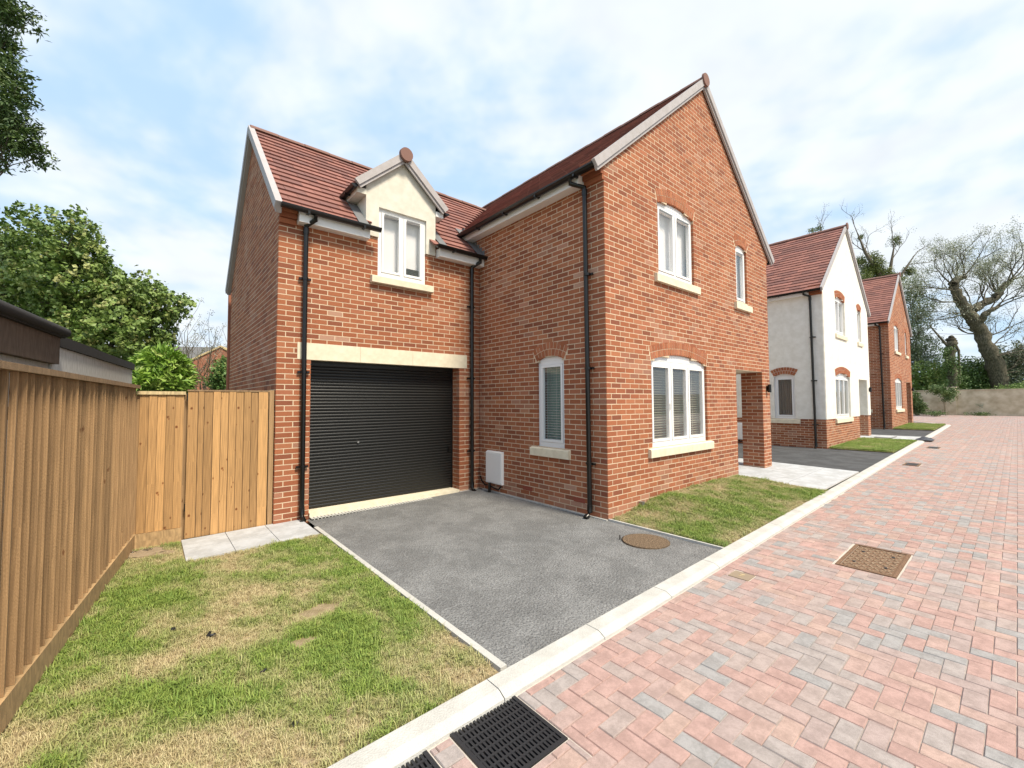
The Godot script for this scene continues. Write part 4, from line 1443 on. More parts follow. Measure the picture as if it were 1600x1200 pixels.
# ================================================================ fences, gate, neighbour's outbuilding
func build_fences() -> void:
	var foot := -0.07
	# feather-edge fence running from the corner towards the road
	var F := thing("timber_fence", "tall brown feather edge fence running along the lawn", "fence", Vector3(-4.97, foot, -3.05))
	var dir := Vector3(-0.1334, 0, 0.9911)
	var nrm := Vector3(0.9911, 0, 0.1334)
	var b := Basis(dir, Vector3.UP, nrm)       # x along the fence, z to the lawn
	F.basis = Basis(dir, Vector3.UP, dir.cross(Vector3.UP))
	# dir x up points away from the lawn; so out = -z there
	var bm := []
	for k in 3:
		var mb := MB.new()
		var w := 0.130
		var hh := 1.70
		var P := PackedVector2Array([Vector2(0, -0.001), Vector2(w, -0.0105), Vector2(w, -0.040 - 0.004 * k), Vector2(0, -0.007)])
		# tapered board: thin at the far edge, thick at the near edge; plan in (x, z)
		var lo := []
		var hi := []
		for p in P:
			lo.append(Vector3(p.x, 0, p.y)); hi.append(Vector3(p.x, hh, p.y))
		mb.quad(lo[3], hi[3], hi[2], lo[2])
		mb.quad(lo[2], hi[2], hi[1], lo[1])
		mb.quad(lo[0], hi[0], hi[3], lo[3])
		mb.quad(lo[1], hi[1], hi[0], lo[0])
		mb.quad(hi[0], hi[1], hi[2], hi[3])
		bm.append(mb.mesh())
	var x := 0.0
	while x < 4.55:
		var tilt := rng.randf_range(-0.003, 0.003)
		part("board", bm[rng.randi() % 3], M.board[rng.randi() % 6], F, Transform3D(Basis(Vector3(0, 0, 1), tilt), Vector3(x, 0.16, -0.012 + rng.randf_range(-0.002, 0.002))))
		x += 0.112
	var mb := MB.new()
	mb.bb(Vector3(-0.03, 1.862, -0.072), Vector3(4.66, 1.90, 0.045))
	put("capping_rail", mb, M.rail, F)
	mb = MB.new()
	for y in [0.35, 1.0, 1.6]:
		mb.bb(Vector3(0, y, 0.001), Vector3(4.62, y + 0.07, 0.05))
	put("back_rail", mb, M.board[2], F)
	mb = MB.new()
	mb.bb(Vector3(-0.02, 0.0, -0.066), Vector3(4.66, 0.158, -0.014))
	put("gravel_board", mb, M.gravel_board, F)
	for q in [0.0, 1.85, 3.7]:
		var po := MB.new()
		po.bb(Vector3(q - 0.05, -0.1, 0.052), Vector3(q + 0.05, 1.86, 0.15))
		put("post", po, M.board[1], F)
	# short fence beside the gate
	var S := thing("timber_fence", "short golden timber fence panel beside the gate", "fence", Vector3(-4.93, foot, -3.06))
	var wide := [0.085, 0.08, 0.085, 0.085, 0.085]
	x = 0.03
	for k in wide.size():
		var w: float = wide[k]
		var bd := MB.new()
		bd.bb(Vector3(x, 0.16, 0.0), Vector3(x + w - 0.005, 1.79, 0.016 + 0.006 * (k % 2)))
		put("board", bd, M.board_new[(k * 2 + 1) % 6], S)
		x += w
	mb = MB.new()
	mb.bb(Vector3(0.0, 1.792, -0.05), Vector3(0.462, 1.832, 0.04))
	put("capping_rail", mb, M.pale_timber, S)
	mb = MB.new()
	mb.bb(Vector3(0.02, -0.02, 0.0), Vector3(0.455, 0.156, 0.03))
	put("gravel_board", mb, M.gravel_board, S)
	mb = MB.new()
	mb.bb(Vector3(-0.06, -0.02, -0.09), Vector3(0.455, 1.785, -0.002))
	put("post", mb, M.board[3], S)
	# gate
	var g := thing("timber_gate", "golden timber side gate of vertical boards beside the brick garage", "gate", Vector3(-4.445, foot, -3.06))
	x = 0.0
	wide = [0.108, 0.062, 0.092, 0.085, 0.085, 0.085, 0.085, 0.085, 0.085, 0.12]
	for k in wide.size():
		var w: float = wide[k]
		var bd := MB.new()
		bd.bb(Vector3(x + 0.001, 0.012, 0.0), Vector3(x + w - 0.005, 1.835, 0.016 + 0.006 * (k % 2)))
		put("board", bd, M.board_new[(k * 5 + 2) % 6], g)
		x += w
	mb = MB.new()
	for y in [0.1, 0.9, 1.65]: mb.bb(Vector3(0, y, -0.05), Vector3(0.885, y + 0.1, -0.012))
	put("ledge", mb, M.board_new[1], g)
	mb = MB.new()
	mb.bb(Vector3(0.0, 0.014, -0.011), Vector3(0.89, 1.83, -0.001))
	put("added_backing", mb, M.old_timber, g)  # dark sheet added so no light shows through the board gaps
	mb = MB.new()
	mb.bb(Vector3(-0.075, -0.02, -0.12), Vector3(0.004, 1.80, -0.052))
	put("post", mb, M.board[3], g)
	mb = MB.new()
	mb.bb(Vector3(-0.006, 1.837, -0.03), Vector3(0.9, 1.856, 0.026))
	put("capping_rail", mb, M.rail, g)
	mb = MB.new()
	mb.bb(Vector3(0.90, -0.02, -0.07), Vector3(0.958, 1.86, 0.03))
	put("post", mb, M.board[4], g)
	mb = MB.new()
	for y in [0.35, 1.72]: mb.bb(Vector3(-0.012, y, 0.0), Vector3(-0.002, y + 0.09, 0.024))
	put("hinge", mb, M.black, g)
	# neighbour's flat roofed outbuilding behind the fence
	var o := thing("outbuilding", "flat roofed white outbuilding with dark felt roof edge behind the fence", "outbuilding", Vector3(-4.97, foot, -3.05) - nrm * 0.62)
	o.basis = Basis(-dir, Vector3.UP, (-dir).cross(Vector3.UP))     # x away from the road, z to the lawn
	mb = MB.new()
	mb.bb(Vector3(-3.6, 0, -3.0), Vector3(0.0, 2.2, -0.08))
	put("wall", mb, M.old_white, o)
	mb = MB.new()
	mb.bb(Vector3(-3.62, 2.12, -0.075), Vector3(0.02, 2.41, 0.0))
	put("fascia", mb, M.old_timber, o)
	mb = MB.new()
	mb.bb(Vector3(-3.66, 2.412, -3.05), Vector3(0.05, 2.50, 0.035))
	mb.tube([Vector3(-3.66, 2.475, 0.03), Vector3(0.05, 2.475, 0.03)], [0.052, 0.052], 10)
	put("roof_edge", mb, M.felt, o)
	mb = MB.new()
	mb.bb(Vector3(0.022, 0, -3.0), Vector3(4.2, 2.33, -0.06))
	put("wall", mb, M.old_white, o)
	mb = MB.new()
	mb.bb(Vector3(0.055, 2.332, -3.05), Vector3(1.7, 2.455, -0.03))
	put("roof_edge", mb, M.felt, o)
	mb = MB.new()
	mb.bb(Vector3(1.705, 2.332, -3.05), Vector3(4.24, 2.45, -0.03))
	put("roof_edge", mb, M.felt, o)
	mb = MB.new()
	var sh := thing("garden_store", "weathered dark timber store behind the outbuilding", "shed", at(228, 600, 11.5) * Vector3(1, 0, 1) + Vector3(0, foot, 0))
	mb.bb(Vector3(-0.2, 0, -0.5), Vector3(0.2, 2.12, 0.3))
	put("wall", mb, M.old_timber, sh)
	for k in 3:
		mb = MB.new()
		mb.bb(Vector3(-0.23, 2.125 + k * 0.075, -0.55), Vector3(0.23, 2.18 + k * 0.075, 0.33 - 0.02 * k))
		put("roof_board", mb, M.old_timber, sh)

# ================================================================ covers, grates
func build_small_things() -> void:
	# square rusty cover on the road
	var x0 := 0.455; var x1 := 1.305; var z0 := 2.425; var z1 := 2.885
	var c := thing("manhole_cover", "rusty square cast iron manhole cover set in the paved road", "manhole cover", Vector3((x0 + x1) * 0.5, G(0.88) - 0.02, (z0 + z1) * 0.5))
	c.rotation.z = atan(SLOPE)
	var w := x1 - x0; var d := z1 - z0
	var mb := MB.new()
	mb.bb(Vector3(-w / 2, -0.06, -d / 2), Vector3(w / 2, 0.002, -d / 2 + 0.03))
	mb.bb(Vector3(-w / 2, -0.06, d / 2 - 0.03), Vector3(w / 2, 0.002, d / 2))
	mb.bb(Vector3(-w / 2, -0.06, -d / 2 + 0.03), Vector3(-w / 2 + 0.03, 0.002, d / 2 - 0.03))
	mb.bb(Vector3(w / 2 - 0.03, -0.06, -d / 2 + 0.03), Vector3(w / 2, 0.002, d / 2 - 0.03))
	put("frame", mb, M.rust, c)
	mb = MB.new()
	mb.bb(Vector3(-w / 2 + 0.034, -0.05, -d / 2 + 0.034), Vector3(w / 2 - 0.034, -0.006, d / 2 - 0.034))
	var plate := put("plate", mb, M.rust, c)
	mb = MB.new()
	for i in 15:
		for j in 8:
			var px := -w / 2 + 0.07 + i * (w - 0.14) / 14.0
			var pz := -d / 2 + 0.065 + j * (d - 0.13) / 7.0
			mb.box(Vector3(px, -0.004, pz), Vector3(0.055, 0.006, 0.011), Color.WHITE, Basis(Vector3.UP, 0.75 if (i + j) % 2 == 0 else -0.75))
	put("tread", mb, M.rust_worn, plate)
	mb = MB.new()
	for e in [[-0.2, -0.12], [0.2, -0.12], [-0.2, 0.12], [0.2, 0.12]]:
		mb.tube([Vector3(e[0], -0.02, e[1]), Vector3(e[0], 0.0005, e[1])], [0.016, 0.016], 10)
	put("keyhole", mb, M.iron, plate)
	# black drain grates against the kerb
	for k in 2:
		var gx := -3.3875 if k == 0 else -3.9575
		var g := thing("drain_grate", "black slotted drain grate beside the kerb below the driveway corner" if k == 0 else "black slotted drain grate beside the kerb nearer the fence end", "drain grate", Vector3(gx, G(gx) - 0.024, 1.932), "drain grates along the kerb")
		grate(g)
	# stop tap cover
	var s := thing("stop_tap_cover", "small brown stop tap cover beside the kerb", "cover", Vector3(-0.51, G(-0.51) - 0.022, 1.922))
	mb = MB.new()
	mb.bb(Vector3(-0.085, -0.05, -0.088), Vector3(0.085, 0.0, 0.088))
	put("plate", mb, mat(lin(0.27, 0.21, 0.15), 0.8), s)
	mb = MB.new()
	for e in [-0.018, 0.022]: mb.box(Vector3(e, 0.0012, 0.0), Vector3(0.012, 0.003, 0.04), Color.WHITE, Basis(Vector3.UP, 0.2))
	put("mark", mb, M.pale_timber, s)
	# round cover on the driveway
	var r := thing("round_cover", "round rough brown inspection cover in the asphalt driveway", "manhole cover", Vector3(-0.355, G(-0.35) - 0.012, 0.80))
	mb = MB.new()
	mb.tube([Vector3(0, -0.04, 0), Vector3(0, 0.006, 0), Vector3(0, 0.009, 0)], [0.272, 0.272, 0.262], 40)
	put("plate", mb, M.brown_cover, r)
	mb = MB.new()
	mb.tube([Vector3(-0.17, 0.0, -0.235), Vector3(-0.165, 0.05, -0.24)], [0.008, 0.006], 6)
	put("peg", mb, M.black, r)
	# far covers and things on the road
	for e in [[13.4, 1.95, "thin dark inspection cover in the road by the white house lawn"], [8.9, 2.0, "thin dark inspection cover in the road by the dark driveway"]]:
		var t := thing("inspection_cover", e[2], "manhole cover", Vector3(e[0], G(e[0]) - 0.02, e[1]), "far covers in the road")
		mb = MB.new()
		mb.bb(Vector3(-0.29, -0.05, -0.14), Vector3(0.29, 0.002, 0.14))
		put("plate", mb, M.rust, t)
		mb = MB.new()
		mb.bb(Vector3(-0.25, 0.002, -0.10), Vector3(0.25, 0.004, 0.10))
		put("panel", mb, M.iron, t)
	var wc := thing("inspection_cover", "pale flat inspection cover on the white house path", "manhole cover", Vector3(16.0, G(16) + 0.012, 0.45))
	mb = MB.new()
	mb.bb(Vector3(-0.5, 0, -0.25), Vector3(0.5, 0.03, 0.25))
	put("frame", mb, M.grey_metal, wc)
	mb = MB.new()
	mb.bb(Vector3(-0.46, 0.03, -0.21), Vector3(0.46, 0.035, 0.21))
	put("panel", mb, M.slab, wc)
	var sk := thing("dark_sheet", "crumpled dark sheet lying over the kerb by the white house path", "sheet", Vector3(15.7, G(15.7) + 0.02, kerb_z(15.7) + 0.15))
	mb = MB.new()
	var f := FastNoiseLite.new()
	f.seed = 3; f.frequency = 2.2
	for i in 10:
		for j in 6:
			var q := []
			for e in [[0, 1], [1, 1], [1, 0], [0, 0]]:
				var px: float = -0.4 + (i + e[0]) * 0.08
				var pz: float = -0.22 + (j + e[1]) * 0.075
				var k := maxf(0.0, 1.0 - absf(px) / 0.42) * maxf(0.0, 1.0 - absf(pz) / 0.26)
				q.append(Vector3(px, 0.005 + k * (0.12 + 0.14 * f.get_noise_2d(px * 2, pz * 2)), pz))
			mb.quad(q[0], q[1], q[2], q[3])
	put("fabric", mb, M.dark_sheet, sk)
	# crumbs of dark debris on the lawn
	var spots := [[330, 995], [378, 1031], [462, 1134], [412, 1054], [270, 989]]
	for k in spots.size():
		var d2 := ray(spots[k][0], spots[k][1])
		var t := (G(-4.3) - 0.01 - EYE.y) / d2.y
		var p := EYE + d2 * t
		var cl := thing("dark_crumb", "largest dark crumb of debris on the dry lawn" if k == 0 else "small dark crumb of debris lying on the dry lawn", "debris", p, "dark crumbs on the lawn")
		mb = MB.new()
		for q in 4:
			var o := Vector3(rng.randf_range(-0.015, 0.015), rng.randf_range(0.01, 0.028), rng.randf_range(-0.015, 0.015))
			mb.box(o, Vector3(0.03, 0.01, 0.018) * (1.1 if k == 0 else 0.65), Color.WHITE, Basis(Vector3(rng.randf(), rng.randf(), rng.randf()).normalized(), rng.randf() * 3.0))
		put("crumb", mb, M.iron, cl)
	# clods of earth in the corner by the fence
	for k in 3:
		var p := Vector3(-4.92 + 0.13 * k, G(-4.8) - 0.02, -2.82 + 0.1 * k - 0.06 * (k % 2))
		var cl := thing("earth_clod", "dry clod of bare earth in the fence corner", "earth", p, "earth clods in the fence corner")
		mb = MB.new()
		var R := 0.10 + 0.03 * (k % 2)
		var prev := []
		for i in 7:
			var ring := []
			for j in 12:
				var a := TAU * j / 12.0
				var el := PI * 0.5 * i / 6.0
				var rr := R * (1.0 + 0.35 * f.get_noise_3d(cos(a) * 0.8 + k * 5, i * 0.2, sin(a) * 0.8))
				ring.append(Vector3(cos(a) * cos(el) * rr * 1.4, sin(el) * rr * 0.38 - 0.004, sin(a) * cos(el) * rr))
			if i > 0:
				for j in 12: mb.quad(prev[j], ring[j], ring[(j + 1) % 12], prev[(j + 1) % 12])
			prev = ring
		put("clod", mb, M.earth, cl)

func grate(g: Node3D) -> void:
	var w := 0.437; var d := 0.432
	var mb := MB.new()
	for e in [[-w / 2, w / 2, -d / 2, -d / 2 + 0.022], [-w / 2, w / 2, d / 2 - 0.022, d / 2], [-w / 2, -w / 2 + 0.022, -d / 2 + 0.022, d / 2 - 0.022], [w / 2 - 0.022, w / 2, -d / 2 + 0.022, d / 2 - 0.022]]:
		mb.bb(Vector3(e[0], -0.05, e[2]), Vector3(e[1], 0.004, e[3]))
	put("frame", mb, M.iron, g)
	mb = MB.new()
	for i in 8:
		var z := -d / 2 + 0.022 + (i + 0.5) * (d - 0.044) / 8.0 + 0.024
		if i < 7: mb.bb(Vector3(-w / 2 + 0.022, -0.03, z - 0.006), Vector3(w / 2 - 0.022, 0.001, z + 0.006))
	for i in 17:
		var x := -w / 2 + 0.022 + (i + 0.5) * (w - 0.044) / 17.0
		mb.bb(Vector3(x - 0.0065, -0.03, -d / 2 + 0.022), Vector3(x + 0.0065, 0.0, d / 2 - 0.022))
	put("bars", mb, M.iron, g)
	mb = MB.new()
	mb.bb(Vector3(-w / 2 + 0.01, -0.3, -d / 2 + 0.01), Vector3(w / 2 - 0.01, -0.07, d / 2 - 0.01))
	put("sump", mb, M.felt, g)

# ================================================================ background
func build_back() -> void:
	# boundary wall at the end of the road
	var W := thing("boundary_wall", "weathered cream rendered wall across the end of the road", "wall", Vector3(39.0, G(39) - 0.05, 0))
	var mb := MB.new()
	mb.bb(Vector3(0, -0.3, -22), Vector3(0.22, 1.78, 24))
	put("render", mb, M.wall_render, W)
	mb = MB.new()
	mb.bb(Vector3(-0.03, 1.782, -22), Vector3(0.25, 1.84, 24))
	put("coping", mb, M.wall_render, W)
	for z in [0.55, -7.5, 8.5, 16.5]:
		mb = MB.new()
		mb.bb(Vector3(-0.14, -0.3, z - 0.27), Vector3(0.30, 1.98, z + 0.27))
		mb.bb(Vector3(-0.18, 1.982, z - 0.31), Vector3(0.34, 2.05, z + 0.31))
		put("pier", mb, M.wall_render, W)
	# far house behind the side gate
	var h := thing("far_house", "far brick house gable with grey slate roof above the side gate", "house", at(330, 600, 34) * Vector3(1, 0, 1))
	h.rotation.y = -0.35
	mb = MB.new()
	mb.prism(PackedVector2Array([Vector2(-2.6, -0.5), Vector2(2.6, -0.5), Vector2(2.6, 4.9), Vector2(0.6, 6.1), Vector2(-2.6, 4.2)]), Transform3D(), 6.0)
	put("wall", mb, M.plain_brick, h)
	mb = MB.new()
	mb.box(Vector3(-1.05, 5.2, -3.0), Vector3(3.9, 0.12, 6.2), Color.WHITE, Basis(Vector3.BACK, 0.536))
	mb.box(Vector3(1.68, 5.52, -3.0), Vector3(2.4, 0.12, 6.2), Color.WHITE, Basis(Vector3.BACK, -0.54))
	put("roof", mb, M.pale_timber, h)
	var t := thing("far_house", "long grey slate roof of a far terrace above the side gate", "house", at(300, 600, 52) * Vector3(1, 0, 1))
	t.rotation.y = -0.5
	mb = MB.new()
	mb.bb(Vector3(-9, -0.5, -5), Vector3(12, 6.6, 0))
	put("wall", mb, M.plain_brick, t)
	mb = MB.new()
	mb.prism(PackedVector2Array([Vector2(0.4, 6.5), Vector2(-2.5, 8.8), Vector2(-5.4, 6.5)]), Transform3D(Basis(Vector3.BACK, Vector3.UP, Vector3.LEFT), Vector3(-9.4, 0, 0)), 22.0)
	put("roof", mb, M.slate, t)
	# overhead wires
	for e in [[1385, 466, 1640, 468, 48], [1440, 520, 1640, 512, 46]]:
		var wr := MB.new()
		var pts := []
		var rad := []
		for k in 13:
			var q := k / 12.0
			pts.append(at(lerpf(e[0], e[2], q), lerpf(e[1], e[3], q) + 6.0 * sin(PI * q), e[4]))
			rad.append(0.02)
		wr.tube(pts, rad, 5)
		var o := put(numbered("overhead_wire"), wr, M.wire, self)
		tag(o, "thin dark overhead wire crossing the sky by the big bare oak", "wire", "overhead wires")

# ================================================================ trees and plants
func leaf_cluster(seed_: int, n: int, radius: float, leaf: float, wide: float, droop := 0.3) -> ArrayMesh:
	var mb := MB.new()
	var r := RandomNumberGenerator.new()
	r.seed = seed_
	for k in n:
		var d := Vector3(r.randf_range(-1, 1), r.randf_range(-0.8, 1), r.randf_range(-1, 1))
		var p := d * radius * 0.8
		var dirv := (Vector3(r.randf_range(-1, 1), r.randf_range(-0.7, 0.5) - droop * 0.3, r.randf_range(-1, 1))).normalized()
		var up := (Vector3(r.randf_range(-0.6, 0.6), 1.0, r.randf_range(-0.6, 0.6))).normalized()
		var side := dirv.cross(up).normalized() * leaf * wide * 0.5
		var nn := side.cross(dirv).normalized() * leaf * 0.08
		var l := leaf * r.randf_range(0.7, 1.2)
		var a := p; var tip := p + dirv * l; var m := p + dirv * l * 0.45
		mb.tri(a, m + side + nn, tip)
		mb.tri(a, tip, m - side + nn)
	return mb.mesh()

func foliage(parent: Node, called: String, lobes: Array, mesh: ArrayMesh, count: int, cols: Array, seed_: int, shell := 0.55, size := 1.0, gap_scale := 1.9) -> void:
	# lobes: [centre, radius vector]; clusters gather towards the outside of each lobe
	var r := RandomNumberGenerator.new()
	r.seed = seed_
	var f := FastNoiseLite.new()
	f.seed = seed_; f.frequency = 0.55
	var arr := mesh.surface_get_arrays(0)
	var mv: PackedVector3Array = arr[Mesh.ARRAY_VERTEX]
	var mn: PackedVector3Array = arr[Mesh.ARRAY_NORMAL]
	var mi: PackedInt32Array = arr[Mesh.ARRAY_INDEX]
	var fv := PackedVector3Array()
	var fn := PackedVector3Array()
	for i in mi:
		fv.append(mv[i]); fn.append(mn[i])
	var V := PackedVector3Array()
	var N := PackedVector3Array()
	var C := PackedColorArray()
	var cc := PackedColorArray()
	cc.resize(fv.size())
	var total := 0.0
	for l in lobes: total += pow(l[1].x * l[1].y * l[1].z, 0.667)
	for l in lobes:
		var n := int(count * pow(l[1].x * l[1].y * l[1].z, 0.667) / total)
		for k in n:
			var d := Vector3(r.randfn(), r.randfn(), r.randfn()).normalized()
			var rad := lerpf(shell, 1.05, pow(r.randf(), 0.7))
			var bump := 1.0 + 0.45 * f.get_noise_3dv((l[0] as Vector3) + d * (l[1] as Vector3) * 1.5)
			var p: Vector3 = l[0] + d * (l[1] as Vector3) * rad * bump
			if f.get_noise_3dv(p * gap_scale) < -0.16: continue
			var c: Color = (cols[0] as Color).lerp(cols[1], r.randf())
			if r.randf() < 0.2: c = c.lerp(cols[2], r.randf())
			var s := size * r.randf_range(0.7, 1.3)
			var B := Basis(Vector3(r.randfn(), r.randfn(), r.randfn()).normalized(), r.randf() * TAU)
			V.append_array(Transform3D(B.scaled(Vector3(s, s, s)), p) * fv)
			N.append_array(Transform3D(B, Vector3.ZERO) * fn)
			cc.fill(c)
			C.append_array(cc)
	var out := []
	out.resize(Mesh.ARRAY_MAX)
	out[Mesh.ARRAY_VERTEX] = V; out[Mesh.ARRAY_NORMAL] = N; out[Mesh.ARRAY_COLOR] = C
	var am := ArrayMesh.new()
	am.add_surface_from_arrays(Mesh.PRIMITIVE_TRIANGLES, out)
	part(called, am, M.leaf, parent)

func limbs(mb: MB, from: Vector3, r0: float, to: Vector3, r1: float, r: RandomNumberGenerator, wob := 0.06) -> Array:
	var pts := []
	var rad := []
	var L := (to - from).length()
	for k in 6:
		var t := k / 5.0
		var w := Vector3(r.randf_range(-1, 1), r.randf_range(-0.4, 0.4), r.randf_range(-1, 1)) * L * wob * sin(PI * t)
		pts.append(from.lerp(to, t) + w); rad.append(lerpf(r0, r1, t))
	mb.tube(pts, rad, 7, Color.WHITE, false)
	return pts

func twigs(mb: MB, from: Vector3, dirv: Vector3, L: float, rad: float, depth: int, r: RandomNumberGenerator, ends: Array) -> void:
	var d := dirv
	var p := from
	var pts := [p]
	var rr := [rad]
	for k in 4:
		d = (d + Vector3(r.randf_range(-1, 1), r.randf_range(-0.7, 1), r.randf_range(-1, 1)) * 0.24).normalized()
		p += d * L * 0.25
		pts.append(p); rr.append(lerpf(rad, rad * 0.5, (k + 1) / 4.0))
	mb.tube(pts, rr, 5, Color.WHITE, false)
	if depth == 0:
		ends.append(p); ends.append(pts[2])
		return
	for k in 3:
		var side := Vector3(r.randf_range(-1, 1), r.randf_range(-0.3, 0.9), r.randf_range(-1, 1)).normalized()
		twigs(mb, pts[2 + k % 3], (d + side * 0.85).normalized(), L * r.randf_range(0.55, 0.8), rad * 0.5, depth - 1, r, ends)

func lobed_tree(called: String, label: String, category: String, group: String, lobes_px: Array, depth: float, trunk_px: Vector2, trunk_r: float, mesh: ArrayMesh, count: int, cols: Array, seed_: int, size := 1.0, shell := 0.5, bark: Material = null) -> Node3D:
	# lobes_px: [x, y, half width, half height, extra depth] in photo pixels at that depth
	var base := at(trunk_px.x, trunk_px.y, depth)
	base.y = G(base.x) - 0.1
	var o := thing(called, label, category, base, group)
	var lobes := []
	for l in lobes_px:
		var dz: float = depth + l[4]
		var s := dz / FOCAL
		lobes.append([at(l[0], l[1], dz) - base, Vector3(l[2] * s, l[3] * s, l[2] * s)])
	var r := RandomNumberGenerator.new()
	r.seed = seed_
	var mb := MB.new()
	var topc := Vector3.ZERO
	for l in lobes: topc += l[0]
	topc /= lobes.size()
	var fork := Vector3(topc.x * 0.5, topc.y * 0.55, topc.z * 0.5)
	limbs(mb, Vector3(0, 0, 0), trunk_r, fork, trunk_r * 0.7, r, 0.03)
	for l in lobes:
		limbs(mb, fork, trunk_r * 0.5, l[0], trunk_r * 0.12, r)
		for k in 4:
			var d := Vector3(r.randfn(), r.randfn() * 0.8 + 0.3, r.randfn()).normalized() * (l[1] as Vector3)
			limbs(mb, (l[0] as Vector3).lerp(fork, 0.25), trunk_r * 0.2, l[0] + d * 0.85, trunk_r * 0.04, r)
	put("trunk", mb, bark if bark else M.bark, o)
	foliage(o, "crown", lobes, mesh, count, cols, seed_ + 1, shell, size)
	return o

func build_plants() -> void:
	var maple := leaf_cluster(1, 11, 0.19, 0.115, 0.8)
	var small := leaf_cluster(2, 12, 0.22, 0.11, 0.7)
	var long := leaf_cluster(3, 9, 0.16, 0.19, 0.36)
	var coarse := leaf_cluster(4, 14, 0.45, 0.24, 0.6)
	var green := [Color(0.105, 0.18, 0.042), Color(0.20, 0.28, 0.065), Color(0.36, 0.37, 0.14)]
	var deep := [Color(0.06, 0.115, 0.03), Color(0.105, 0.17, 0.042), Color(0.18, 0.235, 0.075)]
	var silver := [Color(0.20, 0.25, 0.16), Color(0.33, 0.37, 0.27), Color(0.50, 0.52, 0.44)]
	# left side
	lobed_tree("maple_tree", "broad green maple behind the white outbuilding", "tree", "", [[60, 395, 55, 58, 0], [110, 385, 45, 55, -0.8], [20, 470, 70, 70, 0.5], [120, 450, 75, 60, -0.5], [195, 470, 62, 48, 0], [245, 480, 42, 32, 0.3], [60, 520, 80, 60, -0.5], [165, 530, 80, 50, -0.6], [-40, 430, 60, 80, 1.0], [225, 525, 40, 40, 0.4]], 13.5, Vector2(110, 640), 0.2, maple, 8200, green, 300, 1.0, 0.35)
	lobed_tree("ash_tree", "dark leafy tree with drooping sprays above the outbuilding", "tree", "", [[5, 18, 36, 26, 0], [-20, 60, 34, 26, 0], [0, 110, 30, 26, 0], [10, 150, 32, 26, -0.2], [14, 195, 36, 24, 0], [22, 228, 40, 22, 0.1], [8, 248, 30, 18, 0.1], [-70, 180, 70, 60, 0.6], [-110, 30, 80, 80, 0.8]], 9.0, Vector2(-190, 640), 0.07, leaf_cluster(6, 10, 0.10, 0.11, 0.42), 3300, [Color(0.045, 0.09, 0.025), Color(0.085, 0.14, 0.035), Color(0.17, 0.23, 0.07)], 320, 0.95, 0.2)
	lobed_tree("laurel_shrub", "bright green laurel shrub behind the short fence panel", "shrub", "", [[236, 577, 18, 22, 0], [258, 574, 24, 24, -0.2], [278, 590, 17, 17, 0], [250, 600, 32, 16, -0.3]], 10.5, Vector2(258, 640), 0.06, long, 1500, [Color(0.13, 0.25, 0.03), Color(0.26, 0.40, 0.06), Color(0.40, 0.50, 0.14)], 340, 0.9, 0.35)
	lobed_tree("garden_shrub", "small dark shrub behind the gate by the brick end wall", "shrub", "", [[348, 588, 14, 16, 0], [354, 572, 8, 10, 0.3], [334, 600, 12, 8, 0]], 14.0, Vector2(345, 640), 0.05, small, 800, [Color(0.07, 0.15, 0.035), Color(0.14, 0.24, 0.06), Color(0.34, 0.36, 0.12)], 350, 0.75, 0.3)
	twig_bush("bare_shrub", "bare twiggy shrub above the side gate", [[300, 545, 34, 16.0], [338, 552, 30, 17.0], [275, 540, 24, 17.5]], 360)
	# right side, behind the houses
	mistletoe_tree()
	lobed_tree("poplar_tree", "silvery green tree beside the far brick house", "tree", "", [[1425, 450, 16, 22, 0], [1432, 480, 26, 26, 0], [1428, 515, 26, 28, 0.5], [1440, 545, 24, 24, 0], [1415, 560, 24, 26, 0.5], [1446, 565, 20, 14, 0]], 44.0, Vector2(1430, 640), 0.22, leaf_cluster(16, 9, 0.34, 0.17, 0.6), 2300, [Color(0.12, 0.17, 0.08), Color(0.24, 0.29, 0.17), Color(0.46, 0.49, 0.40)], 420, 0.95, 0.25)
	oak_tree()
	var st := thing("broken_trunk", "broken ivy grown tree trunk behind the end wall", "tree", at(1487, 640, 40) * Vector3(1, 0, 1))
	var mb := MB.new()
	var off := -st.position
	var gr := RandomNumberGenerator.new()
	gr.seed = 8
	gnarled(mb, [at(1490, 640, 40) + off, at(1488, 595, 40) + off, at(1484, 560, 40) + off, at(1486, 535, 40) + off, at(1488, 526, 40) + off], [0.55, 0.45, 0.38, 0.48, 0.16], gr)
	mb.tube([at(1488, 535, 40) + off, at(1480, 540, 40) + off, at(1452, 508, 40) + off], [0.2, 0.12, 0.05], 6)
	mb.tube([at(1490, 535, 40) + off, at(1498, 548, 40) + off, at(1500, 600, 40) + off], [0.15, 0.1, 0.06], 6)
	put("trunk", mb, M.bark_mossy, st)
	foliage(st, "ivy", [[at(1488, 595, 39.6) + off, Vector3(0.9, 2.0, 0.9)], [at(1482, 560, 39.6) + off, Vector3(0.8, 1.1, 0.7)]], coarse, 260, deep, 431, 0.5, 0.6)
	lobed_tree("hedge_bush", "mid green bush behind the end wall next to the far house", "shrub", "", [[1440, 588, 26, 20, 0], [1462, 592, 20, 16, 0], [1450, 606, 30, 14, 0]], 42.0, Vector2(1445, 640), 0.1, coarse, 900, green, 440, 0.8, 0.3)
	lobed_tree("hedge_bush", "dark bush around the broken trunk behind the end wall", "shrub", "", [[1495, 590, 26, 22, 0], [1478, 598, 20, 14, 0], [1520, 585, 26, 24, 0], [1545, 592, 22, 18, 0], [1500, 606, 30, 13, 0], [1545, 607, 26, 12, 0]], 42.0, Vector2(1505, 640), 0.1, coarse, 1700, deep, 450, 0.8, 0.3)
